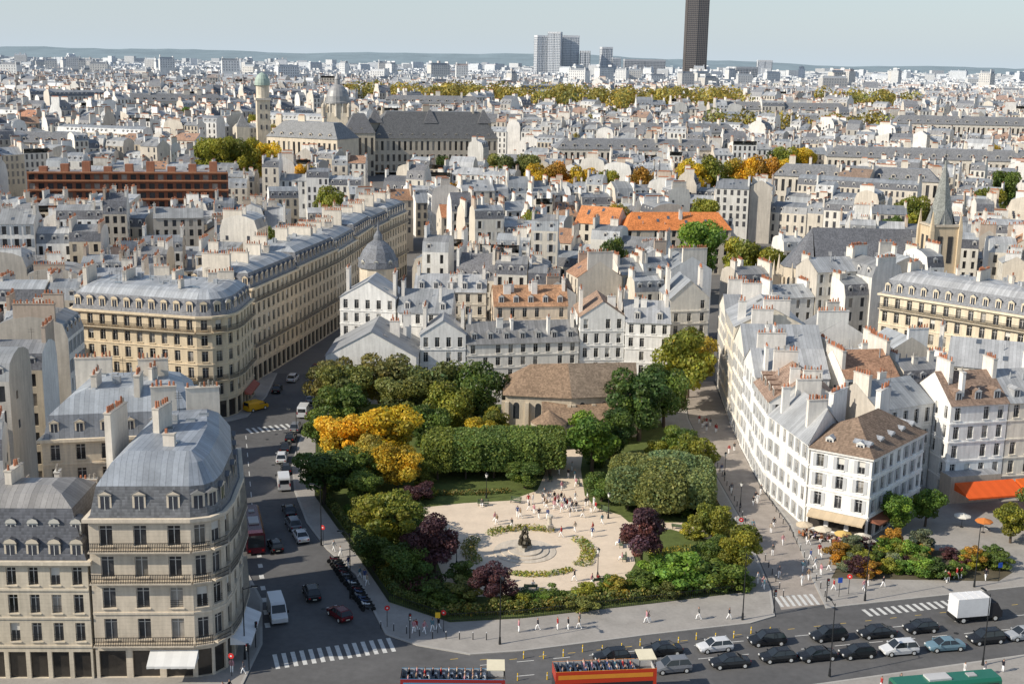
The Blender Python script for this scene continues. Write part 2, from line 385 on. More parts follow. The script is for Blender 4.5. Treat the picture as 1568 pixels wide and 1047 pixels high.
CREAM = [(.6, .54, .45), (.66, .61, .52), (.72, .69, .62), (.52, .46, .37), (.75, .73, .68), (.7, .64, .54), (.79, .78, .75), (.76, .75, .71), (.6, .52, .4), (.56, .54, .5), (.46, .43, .38)]
ZC = [(.29, .31, .33), (.37, .385, .4), (.22, .235, .255), (.45, .46, .465), (.32, .33, .335), (.4, .42, .435), (.26, .265, .27)]
SC = [(.1, .105, .12), (.13, .135, .15), (.17, .17, .18)]
TC = [(.28, .17, .11), (.34, .2, .13), (.22, .155, .115), (.42, .19, .1), (.36, .22, .14)]
def haze(c, y):  # aerial haze painted into base colours: paler, bluer with distance, no volume
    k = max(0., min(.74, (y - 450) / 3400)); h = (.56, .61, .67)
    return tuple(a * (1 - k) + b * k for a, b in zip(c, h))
def house(B, x, y, w, d, ang, z, h, lod, style=None, wc=None):
    hz = lambda c: haze(c, y) if y > 450 else c
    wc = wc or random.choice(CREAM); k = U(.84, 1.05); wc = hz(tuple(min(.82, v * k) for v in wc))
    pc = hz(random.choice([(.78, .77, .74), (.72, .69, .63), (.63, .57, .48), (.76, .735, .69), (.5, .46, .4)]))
    ca, sa = math.cos(ang), math.sin(ang)
    def P(u, v, zz): return (x + ca * u - sa * v, y + sa * u + ca * v, zz)
    style = style or random.choices(['mansard', 'gable', 'mono', 'tile', 'tall'], [.42, .23, .12, .1, .13])[0]
    fh = U(2.8, 3.2); nf = max(2, int(h / fh)); fl = [h / nf] * nf
    a, b = w / 2, d / 2
    A, Bp, Cp, Dp = P(-a, -b, 0)[:2], P(a, -b, 0)[:2], P(a, b, 0)[:2], P(-a, b, 0)[:2]
    m = PLASTER if R() < .6 else WALL
    sh = None
    if lod <= 1 and R() < .3: sh = random.choice([(.6, .6, .58), (.45, .45, .44), (.3, .33, .36)])
    bay = U(2.1, 2.9); ww = U(.85, 1.15)
    facade(B, A, Bp, z, fl, wc, bay, ww, m, lod, sh, skip=.08)
    facade(B, Cp, Dp, z, fl, wc, bay, ww, m, max(lod, 1), None, skip=.08)
    zz = z + h
    if style == 'mansard': prof = [(-b, 0), (-b + .8, 2.5), (-b + 3, 3.4), (0, 3.8), (b - 3, 3.4), (b - .8, 2.5), (b, 0)]; rm, rc = ZINC, random.choice(ZC); st = random.choice(SC + SC + ZC)
    elif style == 'gable': prof = [(-b - .25, 0), (0, d * .3), (b + .25, 0)]; rm, rc = (ZINC, random.choice(ZC)); st = rc
    elif style == 'tile': prof = [(-b - .25, 0), (0, d * .34), (b + .25, 0)]; rm, rc = (TILE, random.choice(TC)); st = rc
    elif style == 'tall': prof = [(-b, 0), (-b + 1.7, 3.6), (0, 5.8), (b - 1.7, 3.6), (b, 0)]; rm, rc = ((ZINC, random.choice(ZC)) if R() < .5 else (SLATE, random.choice(SC))); st = rc
    else:
        s = random.choice([-1, 1]); prof = [(-b - .2, 1. - s), (b + .2, 1. + s)]; rm, rc = ZINC, random.choice(ZC); st = rc
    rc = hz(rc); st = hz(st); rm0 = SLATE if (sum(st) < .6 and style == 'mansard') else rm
    n = len(prof)
    for i, ((v0, s0), (v1, s1)) in enumerate(zip(prof[:-1], prof[1:])):
        steep = style == 'mansard' and i in (0, n - 2)
        B.face([P(-a, v0, zz + s0), P(a, v0, zz + s0), P(a, v1, zz + s1), P(-a, v1, zz + s1)], rm0 if steep else rm, st if steep else rc)
    pr = [(min(b, max(-b, v)), s) for v, s in prof]
    B.face([P(a, -b, z), P(a, b, z)] + [P(a, v, zz + s) for v, s in reversed(pr)], PLASTER, pc)
    B.face([P(-a, b, z), P(-a, -b, z)] + [P(-a, v, zz + s) for v, s in pr], PLASTER, pc)
    top = max(s for _, s in prof)
    if lod <= 2 and R() < .6:
        for sgn in (-1, 1):
            for _ in range(random.randint(1, 6)):
                v = U(-b + 1, b - 1.5); q = z + h - U(1.8, 9) ; e = a + .03
                B.face([P(sgn * e, v, q), P(sgn * e, v + .8, q), P(sgn * e, v + .8, q + 1.2), P(sgn * e, v, q + 1.2)][::sgn], GLASS, (.07, .075, .09))
    nd = max(1, int(w / bay))
    if style in ('mansard', 'tall') and lod <= 2:
        for sgn in (-1, 1):
            if lod == 2 and math.cos(ang) * sgn > 0.2: continue
            for i in range(nd):
                if R() < .2: continue
                u = (i + .5) * w / nd - a
                q = P(u, sgn * b, 0)
                dormer(B, q[0], q[1], -sgn * ca, -sgn * sa, zz + .15, w=1.1, h=1.75, dep=1.1, c=hz((.66, .64, .6)), rc=rc, detail=lod == 0)
    elif lod <= 2:
        for (v0, s0), (v1, s1) in zip(prof[:-1], prof[1:]):
            for _ in range(random.randint(0, 4)):
                t = U(.2, .7); u = U(-a + 1, a - 1.6); dv, ds = v1 - v0, s1 - s0
                q0 = (v0 + dv * t, zz + s0 + ds * t + .06); q1 = (v0 + dv * (t + .16), zz + s0 + ds * (t + .16) + .06)
                B.face([P(u, q0[0], q0[1]), P(u + .8, q0[0], q0[1]), P(u + .8, q1[0], q1[1]), P(u, q1[0], q1[1])], GLASS, (.1, .12, .15))
    for sgn in (-1, 1):
        if R() < .16: continue
        ln = d * U(.22, .65); v = U(-.18, .18) * d; q = P(sgn * (a - .36), v, 0)
        cc = hz(random.choice([(.78, .77, .74), (.7, .65, .57), (.5, .41, .33), (.74, .72, .67), (.62, .58, .52)]))
        chimney(B, q[0], q[1], ang + math.pi / 2, ln, .62, zz + (top * .3), zz + top + U(.3, 2.3), cc, lod)
    for _ in range(random.choice((0, 0, 1, 1, 2))):
        q = P(U(-a * .7, a * .7), U(-b * .6, b * .6), 0)
        chimney(B, q[0], q[1], ang + (0 if R() < .5 else math.pi / 2), U(.9, 2.6), .6, zz + top * .3, zz + top + U(.3, 1.8), hz((.72, .68, .61)), lod)
    if lod <= 1:
        for _ in range(random.randint(0, 3)):
            q = P(U(-a * .7, a * .7), U(-b * .5, b * .5), 0); tube(B, (q[0], q[1], zz + top * .4), (q[0], q[1], zz + top + U(.3, .8)), .1, .1, 5, ZINC, (.4, .41, .42))
        if R() < .6:
            q = P(U(-a * .6, a * .6), U(-1, 1), 0); tube(B, (q[0], q[1], zz + top * .6), (q[0], q[1], zz + top + U(1.5, 2.6)), .03, .03, 4, IRON)
            for s in (.0, .35): obox(B, q[0], q[1], zz + top + 1.1 + s, zz + top + 1.14 + s, 1., .05, ang, IRON, (1, 1, 1))

def zt(y):
    t = max(0., min(1., (y - 450) / 600)); return 22 * t * t * (3 - 2 * t)

# ------------------------------------------------------------------ ground, hills
def build_ground():
    B = MB(); ys = [-300, 0, 100, 200, 300, 400] + [450 + 50 * i for i in range(14)] + [1400, 2000, 3000, 5000, 8000, 12000, 20000]
    xs = [-14000, -6000, -2500, -1000, -400, 0, 400, 1000, 2500, 6000, 14000]
    vs = [(x, y, zt(y)) for y in ys for x in xs]; nx = len(xs)
    B.idx(vs, [(j * nx + i, j * nx + i + 1, (j + 1) * nx + i + 1, (j + 1) * nx + i) for j in range(len(ys) - 1) for i in range(nx - 1)], GROUND)
    B.done('ground', org=(0, 0, 0))
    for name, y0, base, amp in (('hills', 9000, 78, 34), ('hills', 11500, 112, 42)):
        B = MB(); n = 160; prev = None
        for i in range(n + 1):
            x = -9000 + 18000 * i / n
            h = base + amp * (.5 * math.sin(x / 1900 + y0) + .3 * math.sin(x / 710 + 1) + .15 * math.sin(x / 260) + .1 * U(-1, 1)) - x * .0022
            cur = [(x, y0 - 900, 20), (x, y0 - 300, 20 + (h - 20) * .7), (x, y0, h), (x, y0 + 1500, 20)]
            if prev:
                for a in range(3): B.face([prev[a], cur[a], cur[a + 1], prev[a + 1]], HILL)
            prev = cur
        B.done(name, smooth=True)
build_ground()

def sheet(name, poly, z, m, thick=0., kerb=False):
    B = MB(); B.face([(*p, z) for p in poly], m)
    if thick:
        n = len(poly)
        for i in range(n):
            a, b = poly[i], poly[(i + 1) % n]; B.face([(*a, z - thick), (*b, z - thick), (*b, z), (*a, z)], KERB)
    if kerb:
        pi = inset(poly, .3); n = len(poly)
        for i in range(n):
            j = (i + 1) % n; B.face([(*poly[i], z + .005), (*poly[j], z + .005), (*pi[j], z + .005), (*pi[i], z + .005)], KERB)
    return B.done(name)
KS = [(-16.4, 142.5), (-14.5, 137), (-10.5, 134.3), (-4.2, 132.2), (1.8, 133.3), (17.7, 138.3), (30, 141.8), (33.5, 144), (34.6, 152), (35.2, 176), (34.5, 200), (34.5, 232), (37, 262)]
KL = [(-38, 262), (-38, 238), (-38, 215), (-37, 200.5), (-34.2, 187), (-29.9, 173), (-25.5, 163.2), (-20.3, 154.5)]
sheet('road', [(-48, 90), (160, 90), (160, 262), (-70, 262), (-70, 170), (-48, 150)], .004, ASPH)
sheet('cobbled_street', [(34.7, 146), (40.8, 148), (42, 176), (41, 193), (41.5, 215), (44, 262), (37.2, 262), (34.7, 232), (34.7, 200), (35.4, 176)], .009, COBBLE)
sheet('pavement', KS + KL, .12, PAVE, .12, True)
sheet('pavement', [(40.5, 146.5), (44.1, 147.6), (69, 154.5), (160, 180), (160, 212), (60, 212), (41.8, 215), (41.3, 193), (42.3, 176), (40.8, 155)], .12, PAVE, .12, True)
sheet('pavement', [(24, 90), (160, 90), (160, 163), (60.6, 134.6), (33, 126.2), (27, 119)], .12, PAVE, .12, True)
sheet('pavement', [(-70, 118), (-31, 118), (-28.8, 124), (-28.6, 134), (-31, 146), (-37, 160), (-43, 178), (-52, 205), (-56.5, 219), (-70, 222)], .12, PAVE, .12, True)
sheet('pavement', [(-95, 224), (-62, 222), (-55, 222.5), (-50.3, 228), (-49.5, 243), (-51, 262), (-95, 262)], .12, PAVE, .12, True)
PARK = [(-15, 146), (-7, 140.5), (1.9, 142), (18.6, 147), (31, 151), (32.5, 176), (32, 194), (31.5, 214), (27, 240), (-2, 240), (-34, 238), (-34.5, 211), (-30.5, 184.5), (-20.5, 160)]
sheet('grass', PARK, .126, GRASS)
plaza = [(-7.5, 147.5), (0, 148.6), (8, 150.5), (15.5, 153.5), (17.5, 160), (17.5, 168), (18.5, 174), (17, 178.5), (13.5, 181.5), (12, 187), (12, 200), (13, 211), (6.5, 211), (6, 198), (4.5, 189), (0, 184), (-7, 182.5), (-14, 180), (-13.5, 174), (-10.5, 171.5), (-10.5, 163), (-9, 156)]
sheet('gravel_path', plaza, .132, SAND)
sheet('gravel_path', [(17, 172), (24, 173), (30.5, 168), (32, 170), (26, 175.8), (17.5, 175.5)], .137, SAND)
def stripe(B, x, y, lx, ly, ang, m, z=.012):
    ca, sa = math.cos(ang), math.sin(ang)
    B.face([(x + ca * a * lx / 2 - sa * b * ly / 2, y + sa * a * lx / 2 + ca * b * ly / 2, z) for a, b in ((-1, -1), (1, -1), (1, 1), (-1, 1))], m)
B = MB()
for i in range(14): stripe(B, -26.2 + i * .97, 129.8 + i * .36, .5, 3.6, .3, WHITEM)
for i in range(7): stripe(B, 34.9 + i * .8, 148.5 + i * .15, .42, 3.2, .1, WHITEM, .016)
for i in range(13): stripe(B, 45.5 + i * 1., 145.6 + i * .28, .5, 2., .27, WHITEM)
for i in range(8): stripe(B, -48 + i * .95, 219 + i * .5, .5, 3.4, .5, WHITEM)
B.done('crosswalk')
B = MB()
for i in range(30):
    x = -2 + i * 4.2; stripe(B, x, 130 + (x + 2) * .235, 2., .13, .23, WHITEM)
    stripe(B, x, 126.6 + (x + 2) * .235, 2., .13, .23, WHITEM)
for i in range(24):
    x = -6 + i * 3.4; stripe(B, x, 131.2 + max(0, x) * .27, .9, .1, .26, YELM)
for i in range(10): stripe(B, -37 - i * 1.2, 170 + i * 5, .13, 2.4, .24, WHITEM)
for i in range(7): stripe(B, -29 - i * .9, 139 + i * 3.6, .6, 1.3, .3, WHITEM)
B.done('lane_markings')
B = MB()
for i in range(60):
    x, y = random.choice([(U(0, 90), None), (U(-34, -22), U(128, 165)), (U(-46, -38), U(180, 225))])
    if y is None: y = 127 + x * .22 + U(0, 6)
    if R() < .5: cone(B, x, y, .004, .0105, .33, .33, 12, IRON, (1, 1, 1))
B.done('manhole_covers', org=(0, 0, 0))

# ------------------------------------------------------------------ hero buildings
cA = (.62, .54, .43)
polyA = [(-45, 125), (-34.2, 125.6), (-32.4, 126.3), (-31.3, 128), (-31.1, 131), (-31.8, 139), (-34.5, 150), (-45.5, 147)]
mansard_building('haussmann_corner_building', polyA, [4.1, 3.7, 3.6, 3.6, 3.5], cA, [0, 1, 2, 3, 4, 5], bay=3.6, ww=1.4, balc=(1, 3, 4), h1=3.3, h2=3.1, i1=.8, i2=3.5,
                 cs=(.15, .155, .165), ct=(.31, .34, .38), ms=SLATE, dsz=(1.4, 2.3),
                 chim=((-40, 137, 1.4, 3.4, 9.4), (-45, 136, 1.5, 5, 9.3), (-38, 147.6, .3, 4, 8.8), (-42.5, 146.5, .3, 3, 9.1)))
def awning(p0, p1, z, out, drop, c, name='shop_awning'):
    B = MB(); dx, dy = p1[0] - p0[0], p1[1] - p0[1]; L = math.hypot(dx, dy); dx /= L; dy /= L; nx, ny = dy, -dx
    def P(u, d, zz): return (p0[0] + dx * u + nx * d, p0[1] + dy * u + ny * d, zz)
    n = max(2, int(L / .8))
    for i in range(n):
        a, b = i * L / n, (i + 1) * L / n; k = 1. if i % 2 else .93; cc = tuple(v * k for v in c)
        B.face([P(a, out, z - drop), P(b, out, z - drop), P(b, .05, z), P(a, .05, z)], FABRIC, cc)
        B.face([P(a, out, z - drop - .3), P(b, out, z - drop - .25), P(b, out, z - drop), P(a, out, z - drop)], FABRIC, cc)
    B.face([P(0, .05, z - drop), P(0, out, z - drop), P(0, .05, z)], FABRIC, c); B.face([P(L, out, z - drop), P(L, .05, z - drop), P(L, .05, z)], FABRIC, c)
    return B.done(name)
awning((-39, 125.1), (-33.8, 125.3), 3.6, 2., 1., (.7, .7, .68))
awning((-31.1, 128.5), (-31.6, 137), 3.6, 2.3, 1., (.75, .76, .78))
mansard_building('attic_apartment_building', [(-64, 124.2), (-45.3, 124.9), (-45.7, 137.5), (-64, 136)], [4, 3.3, 3.3, 3.1], (.6, .53, .42), [0], bay=2.3, ww=1.05, balc=(), h1=5.2, h2=1.6, i1=1.9, i2=5,
                 cs=(.1, .105, .12), ct=(.3, .29, .28), ms=SLATE, arch=True, dsz=(1.3, 1.6), chim=((-55, 131, 1.5, 3, 8.5), (-63, 131, 1.5, 3, 8.8)))
B = MB(); 
for i in range(8):
    dormer(B, -62.8 + i * 2.3, 124.3 + i * .085, 1, .03, 16.4, w=1.1, h=1.3, dep=1.5, set_=1.25, c=(.6, .58, .52), rc=(.12, .13, .15), arch=True)
B.done('attic_dormer_row')
polyA2 = [(-61, 154.5), (-45.5, 158), (-42.5, 160), (-41.5, 163), (-46, 176), (-62, 172)]
mansard_building('zinc_roof_apartment_building', polyA2, [4, 3.6, 3.5, 3.5, 3.2], (.72, .61, .46), [0, 1, 2, 3], bay=3.1, ww=1.2, balc=(3,), h1=3., h2=2.4, i1=.8, i2=4.4, ms=ZINC,
                 cs=(.25, .265, .29), ct=(.37, .4, .43), chim=((-56, 162, 1.7, 3.5, 7.4), (-50, 161, 1.7, 3, 7.6), (-50, 168, .2, 4, 8), (-59, 170, .2, 5, 7.5)))
for (x, y, w, d, a, h, st) in ((-66, 143, 14, 11, .1, 11, 'mono'), (-53.5, 149.3, 8, 5.5, .15, 12, 'tile'), (-60, 141.5, 10, 5, .1, 9.5, 'gable'), (-69, 152, 8, 9, .3, 17, 'mansard')):
    B2 = MB(); house(B2, x, y, w, d, a, 0, h, 0, st); B2.done('courtyard_house')
polyB = [(-84, 231.5), (-61.5, 226.2), (-58.8, 225.6), (-56, 226), (-53.8, 227.6), (-52.6, 230), (-52.2, 233), (-52.2, 244), (-66, 247), (-84, 247)]
mansard_building('rounded_corner_haussmann_building', polyB, [4.2, 3.3, 3.2, 3.1, 3., 2.9], (.7, .58, .41), list(range(0, 7)), bay=2.55, ww=1.2, balc=(2, 5), h1=3., h2=1.5, i1=.9, i2=3.6,
                 cs=(.21, .215, .23), ct=(.4, .42, .44), dsz=(1.3, 2.), arch=True, chim=((-66, 241, 1.4, 4, 6.2), (-75, 239, 1.5, 5, 6.6), (-56.5, 241, .1, 3, 6.2), (-83, 240, 1.5, 5, 7.), (-70, 244, .1, 3, 6.4)))
awning((-60.5, 225.9), (-57, 225.6), 3.6, 1.2, .8, (.5, .12, .1)); awning((-52.1, 234), (-52.1, 243), 3.6, 1.2, .8, (.45, .14, .1))
cpts = [(-54.3, 253), (-49.2, 280), (-44.4, 308), (-42.2, 330), (-40.4, 352), (-37.5, 372), (-34, 392)]
for i in range(6):
    a, b = cpts[i], cpts[i + 1]; dx, dy = b[0] - a[0], b[1] - a[1]; L = math.hypot(dx, dy); dx /= L; dy /= L
    b = (b[0] - dx * .05, b[1] - dy * .05)
    poly = [a, b, (b[0] - dy * 14, b[1] + dx * 14), (a[0] - dy * 14, a[1] + dx * 14)]
    hh = [4.2, 3.4, 3.3, 3.2, 3.1, [2.9, 3.3, 2.6, 3.4, 2.7, 3.1][i]]
    ch = [(a[0] - dy * U(5, 9) + dx * t, a[1] + dx * U(5, 9) + dy * t, math.atan2(dy, dx) + math.pi / 2, U(2.5, 6.5), U(5.8, 7.4)) for t in (.6, L * U(.25, .4), L * U(.6, .75))]
    mansard_building('boulevard_apartment_building', poly, hh, [(.74, .61, .44), (.68, .57, .42), (.74, .64, .49)][i % 3], [0, 3] if i == 0 else [0], bay=2.8, ww=1.25, lod=0 if i < 2 else 1, balc=(2, 5),
                     h1=3., h2=1.3, i1=1., i2=4.6, cs=random.choice([(.15, .155, .17), (.28, .295, .32), (.2, .21, .22)]), ct=random.choice(ZC), chim=ch)
def gable_house(name, poly4, h, rise, wc, rm, rc, winface=(0,), lod=0, bay=2.8, ww=.9, m=PLASTER, ridge_along=0, shutter=None, chim=(), over=.3, z=0, fh=3., skip=.1, dorm=False, hip=0.):
    B = MB(); p = [Vector(q) for q in poly4]; nf = max(1, round(h / fh)); fl = [h / nf] * nf
    for i in range(4):
        a, b = poly4[i], poly4[(i + 1) % 4]
        if i in winface: facade(B, a, b, z, fl, wc, bay, ww, m, lod, shutter, skip=skip)
        else: B.face([(*a, z), (*b, z), (*b, z + h), (*a, z + h)], m, wc)
    if ridge_along == 1: p = p[1:] + p[:1]
    m1 = (p[1] + p[2]) / 2; m0 = (p[0] + p[3]) / 2; ax = (m1 - m0).normalized()
    r0 = m0 + ax * hip; r1 = m1 - ax * hip; H = z + h
    T = lambda v, zz: (v.x, v.y, zz)
    side = (p[3] - p[0]).normalized() * over
    e0, e1, e2, e3 = p[0] - side, p[1] - side, p[2] + side, p[3] + side
    if hip == 0: x0, x1 = ax * -.15, ax * .15
    else: x0, x1 = ax * -over, ax * over
    dz = rise * over / max(.1, (p[3] - p[0]).length / 2)
    B.face([T(e0 + x0, H - dz), T(e1 + x1, H - dz), T(r1 + (x1 if not hip else x1 * 0), H + rise), T(r0 + (x0 if not hip else x0 * 0), H + rise)], rm, rc)
    B.face([T(e2 + x1, H - dz), T(e3 + x0, H - dz), T(r0 + (x0 if not hip else x0 * 0), H + rise), T(r1 + (x1 if not hip else x1 * 0), H + rise)], rm, rc)
    if hip:
        B.face([T(e1 + x1, H - dz), T(e2 + x1, H - dz), T(r1, H + rise)], rm, rc); B.face([T(e3 + x0, H - dz), T(e0 + x0, H - dz), T(r0, H + rise)], rm, rc)
    else:
        B.face([T(p[1], H), T(p[2], H), T(m1, H + rise)], m, wc); B.face([T(p[3], H), T(p[0], H), T(m0, H + rise)], m, wc)
    if dorm:
        a, b = p[0], p[1]; L = (b - a).length; d = (b - a) / L; n = int(L / 3.2)
        for j in range(n):
            q = a + d * (L * (j + .5) / n); dormer(B, q.x, q.y, d.x, d.y, H + .3, w=1.2, h=1.5, dep=2.2, set_=.8, c=(.74, .72, .68), rc=rc, rm=rm)
    L = (p[1] - p[0]).length; wv = (p[3] - p[0])
    for _ in range(int(L / 3.4)):
        t, s = U(.12, .88), U(.12, .4); q = p[0] + (p[1] - p[0]) * t + wv * s; zz = H + rise * s * 2; d = (p[1] - p[0]).normalized(); n2 = wv.normalized()
        if R() < .5 and not dorm:
            k = rise * 2 / wv.length
            B.face([(q.x, q.y, zz + .07), (q.x + d.x * .9, q.y + d.y * .9, zz + .07), (q.x + d.x * .9 + n2.x, q.y + d.y * .9 + n2.y, zz + .07 + k), (q.x + n2.x, q.y + n2.y, zz + .07 + k)], GLASS, (.1, .12, .15))
        elif R() < .5: chimney(B, q.x, q.y, math.atan2(d.y, d.x) + (1.57 if R() < .5 else 0), U(.8, 1.8), .55, zz - .6, H + rise + U(.2, 1.2), (.76, .74, .7), lod)
        else: tube(B, (q.x, q.y, zz - .2), (q.x, q.y, zz + U(.7, 1.2)), .09, .09, 6, ZINC, (.4, .42, .44))
    for (x, y, ang, ln, top) in chim: chimney(B, x, y, ang, ln, .7, z + h, z + h + top, (.74, .7, .64), lod)
    return B.done(name)
W1 = (.79, .78, .75); W2 = (.74, .71, .65)
gable_house('white_gable_house', [(-37, 240), (-19, 240), (-19, 256), (-37, 256)], 9.5, 5., (.79, .78, .75), ZINC, (.31, .32, .33), winface=(), ridge_along=1, chim=((-24, 248, 0, 2, 5.5),))
B = MB(); 
B.face([(-29.5, 239.96, 4.6), (-28.4, 239.96, 4.6), (-28.4, 239.96, 6), (-29.5, 239.96, 6)], GLASS, (.05, .05, .06)); 
B.face([(-29.3, 239.96, 8.8), (-28.4, 239.96, 8.8), (-28.4, 239.96, 10), (-29.3, 239.96, 10)], GLASS, (.05, .05, .06)); B.done('gable_window')
for (nm, P4, h, rs, wc, rm, rc, kw) in (
    ('white_town_house', [(-37, 261), (-25, 259.5), (-24.5, 271), (-36, 273)], 17.5, 3.5, W1, ZINC, (.4, .41, .42), dict(ridge_along=1)),
    ('white_town_house', [(-24.4, 258.5), (-13, 257.5), (-12.5, 269), (-24, 270)], 15, 4, W1, ZINC, (.31, .325, .34), dict(dorm=True)),
    ('grey_roof_long_house', [(-18.8, 247.5), (-9.5, 248.5), (-10, 257), (-18.8, 256.8)], 12.4, 3, W1, ZINC, (.38, .39, .4), dict(ridge_along=1)),
    ('grey_roof_long_house', [(-9.3, 248.6), (14, 253.5), (12.5, 262.5), (-9.8, 258)], 10.5, 3.6, W2, ZINC, (.25, .25, .25), dict(dorm=True)),
    ('white_apartment_block', [(14.2, 254), (23.6, 255), (23.2, 268), (13.5, 267)], 15.5, 3.2, W1, TILE, (.32, .22, .16), dict(ridge_along=1)),
    ('white_apartment_block', [(23.8, 254.6), (33, 253.5), (33.5, 266), (23.5, 267)], 14.5, 3.6, W1, ZINC, (.4, .41, .42), dict(dorm=True)),
    ('white_apartment_block', [(34.6, 268), (43.5, 270), (42.5, 282), (33.6, 280)], 17, 4, (.72, .68, .6), ZINC, (.33, .345, .36), dict(ridge_along=1)),
    ('brick_top_house', [(-4, 264), (12, 266), (11.5, 277), (-5, 275)], 15.5, 3.6, (.66, .56, .44), TILE, (.38, .22, .13), dict(dorm=True)),
    ('white_town_house', [(-22, 272), (-6, 272), (-6, 284), (-22, 284)], 17, 3, (.7, .64, .54), ZINC, (.4, .41, .42), dict(dorm=True))):
    ch = [((P4[0][0] + P4[3][0]) / 2 + .6, (P4[0][1] + P4[3][1]) / 2 + U(-2, 2), 1.57, U(2.5, 4.5), rs + 1.8), ((P4[1][0] + P4[2][0]) / 2 - .6, (P4[1][1] + P4[2][1]) / 2 + U(-2, 2), 1.57, U(2, 4), rs + 1.5)]
    gable_house(nm, P4, h, rs, wc, rm, rc, winface=(0, 1, 3), bay=2.5, ww=.95, chim=ch, skip=.16, **kw)
B = MB(); cone(B, -31.5, 286, 0, 20, 4.4, 4.4, 12, WALL, (.66, .58, .46)); lathe(B, -31.5, 286, [(4.8, 20), (4.6, 21.5), (3.7, 23.6), (2.4, 25.3), (1.1, 26.2), (1., 27.3), (.3, 28.4), (.02, 31)], 12, SLATE, (.17, .18, .2))
for k in range(8):
    t = k * math.pi / 4; dormer(B, -31.5 + 4.7 * math.cos(t), 286 + 4.7 * math.sin(t), -math.sin(t), math.cos(t), 20.4, w=1, h=1.3, dep=1., set_=.2, c=(.6, .58, .5))
B.done('cupola_corner_building')
sh = (.42, .43, .44)
def hbuild(name, P4, h, rs, wc, rm, rc, **k):
    gable_house(name, P4, h, rs, wc, rm, rc, winface=(0, 1, 2, 3), bay=2.7, ww=1., shutter=sh, **k)
WH = (.8, .79, .76)
B = MB(); polyH = [(44.3, 175), (52, 170), (64, 184), (56, 190), (47, 184)]
for i in range(5):
    a, b = polyH[i], polyH[(i + 1) % 5]
    facade(B, a, b, .12, [3.4, 3., 2.9, 2.9], WH, 2.7, 1.05, PLASTER, 0, (.5, .51, .52) if i < 2 else None, (), i < 2, fc=(.5, .5, .5))
cornice(B, polyH, 12.2, .3, .3, PLASTER, (.72, .7, .66))
p0 = inset(polyH, -.35); c0 = [(51.5, 177.5), (56, 182.5)]
zt0, ztp = 12.5, 16.6
def rf(pts, m=TILE, c=(.23, .165, .12)): B.face(pts, m, c)
rf([(*p0[0], zt0), (*p0[1], zt0), (*c0[0], ztp)]); rf([(*p0[1], zt0), (*p0[2], zt0), (*c0[1], ztp), (*c0[0], ztp)]); rf([(*p0[2], zt0), (*p0[3], zt0), (*c0[1], ztp)])
rf([(*p0[3], zt0), (*p0[4], zt0), (*c0[0], ztp), (*c0[1], ztp)]); rf([(*p0[4], zt0), (*p0[0], zt0), (*c0[0], ztp)])
edge_dormers(B, polyH, [0, 1], 12.7, 3.9, w=1.2, h=1.3, dep=2.6, set_=1.2, c=(.75, .74, .7), rc=(.35, .37, .4))
chimney(B, 50, 183.5, .9, 5, .8, 13, 19, (.78, .77, .74), 0); chimney(B, 58, 187, .9, 4, .8, 13, 18.5, (.76, .74, .7), 0)
B.done('white_corner_cafe_building')
hbuild('white_street_house', [(41.3, 191), (44.1, 175.3), (51, 183.8), (50.5, 192)], 13., 4.2, WH, ZINC, (.38, .39, .4), chim=((46, 180, .2, 3, 5.4), (47, 190, .1, 4, 6.)), ridge_along=0)
hbuild('white_street_house', [(41.3, 204), (41.3, 191.2), (53, 192.2), (53, 204)], 15, 4, WH, TILE, (.3, .21, .16), chim=((46, 203, 0, 4, 5.6), (48, 192, 0, 3, 5.)), ridge_along=0, dorm=True)
hbuild('white_street_house', [(41.6, 216), (41.4, 204.2), (54, 204.2), (54, 216)], 15.8, 3.6, W1, ZINC, (.44, .45, .46), chim=((46, 215, 0, 5, 5.2),), ridge_along=1)
hbuild('white_street_house', [(42.2, 230), (41.7, 216.2), (56, 216.2), (56, 230)], 16.5, 4.5, (.76, .72, .64), ZINC, (.36, .375, .39), chim=((47, 229, 0, 4, 6),), ridge_along=1)
hbuild('beige_street_house', [(43.4, 247), (42.3, 230.2), (56, 230.2), (56, 247)], 19, 3.6, (.72, .65, .53), ZINC, (.4, .41, .42), chim=((48, 246, 0, 4, 5.5), (50, 231, 0, 5, 5.)), ridge_along=0)
hbuild('beige_street_house', [(44.6, 263), (43.5, 247.3), (56, 247.3), (56, 263)], 17, 3.6, (.74, .69, .6), ZINC, (.32, .33, .34), chim=((48, 262, 0, 4, 5.5),), ridge_along=1)
for (x, y, w, d, a, h, st) in ((60.5, 196, 12, 11, .5, 14.5, 'gable'), (60, 209, 10, 11, .2, 16, 'tile'), (62, 222, 10, 12, .15, 15.5, 'mono'), (62, 236, 10, 11, 1.7, 17, 'gable'), (71, 212, 10, 9, .3, 14, 'mansard'), (72, 226, 9, 11, 1.8, 16, 'gable')):
    B = MB(); house(B, x, y, w, d, a, 0, h, 0, st, WH); B.done('white_town_house')
gable_house('white_apartment_block', [(69.5, 189), (79.5, 191.5), (77, 203), (67.5, 201)], 15.5, 4, WH, TILE, (.24, .17, .13), winface=(0, 1, 3), bay=2.6, ww=1., dorm=True, chim=((70, 195, 1.8, 4, 6), (78, 197, 1.8, 3, 6)))
gable_house('white_apartment_block', [(79.7, 191.6), (96, 195), (94, 207), (77.5, 203)], 15.5, 4, (.74, .69, .59), ZINC, (.36, .37, .38), winface=(0, 1, 3), bay=2.6, ww=1., dorm=True, chim=((86, 199, 1.8, 5, 6),))
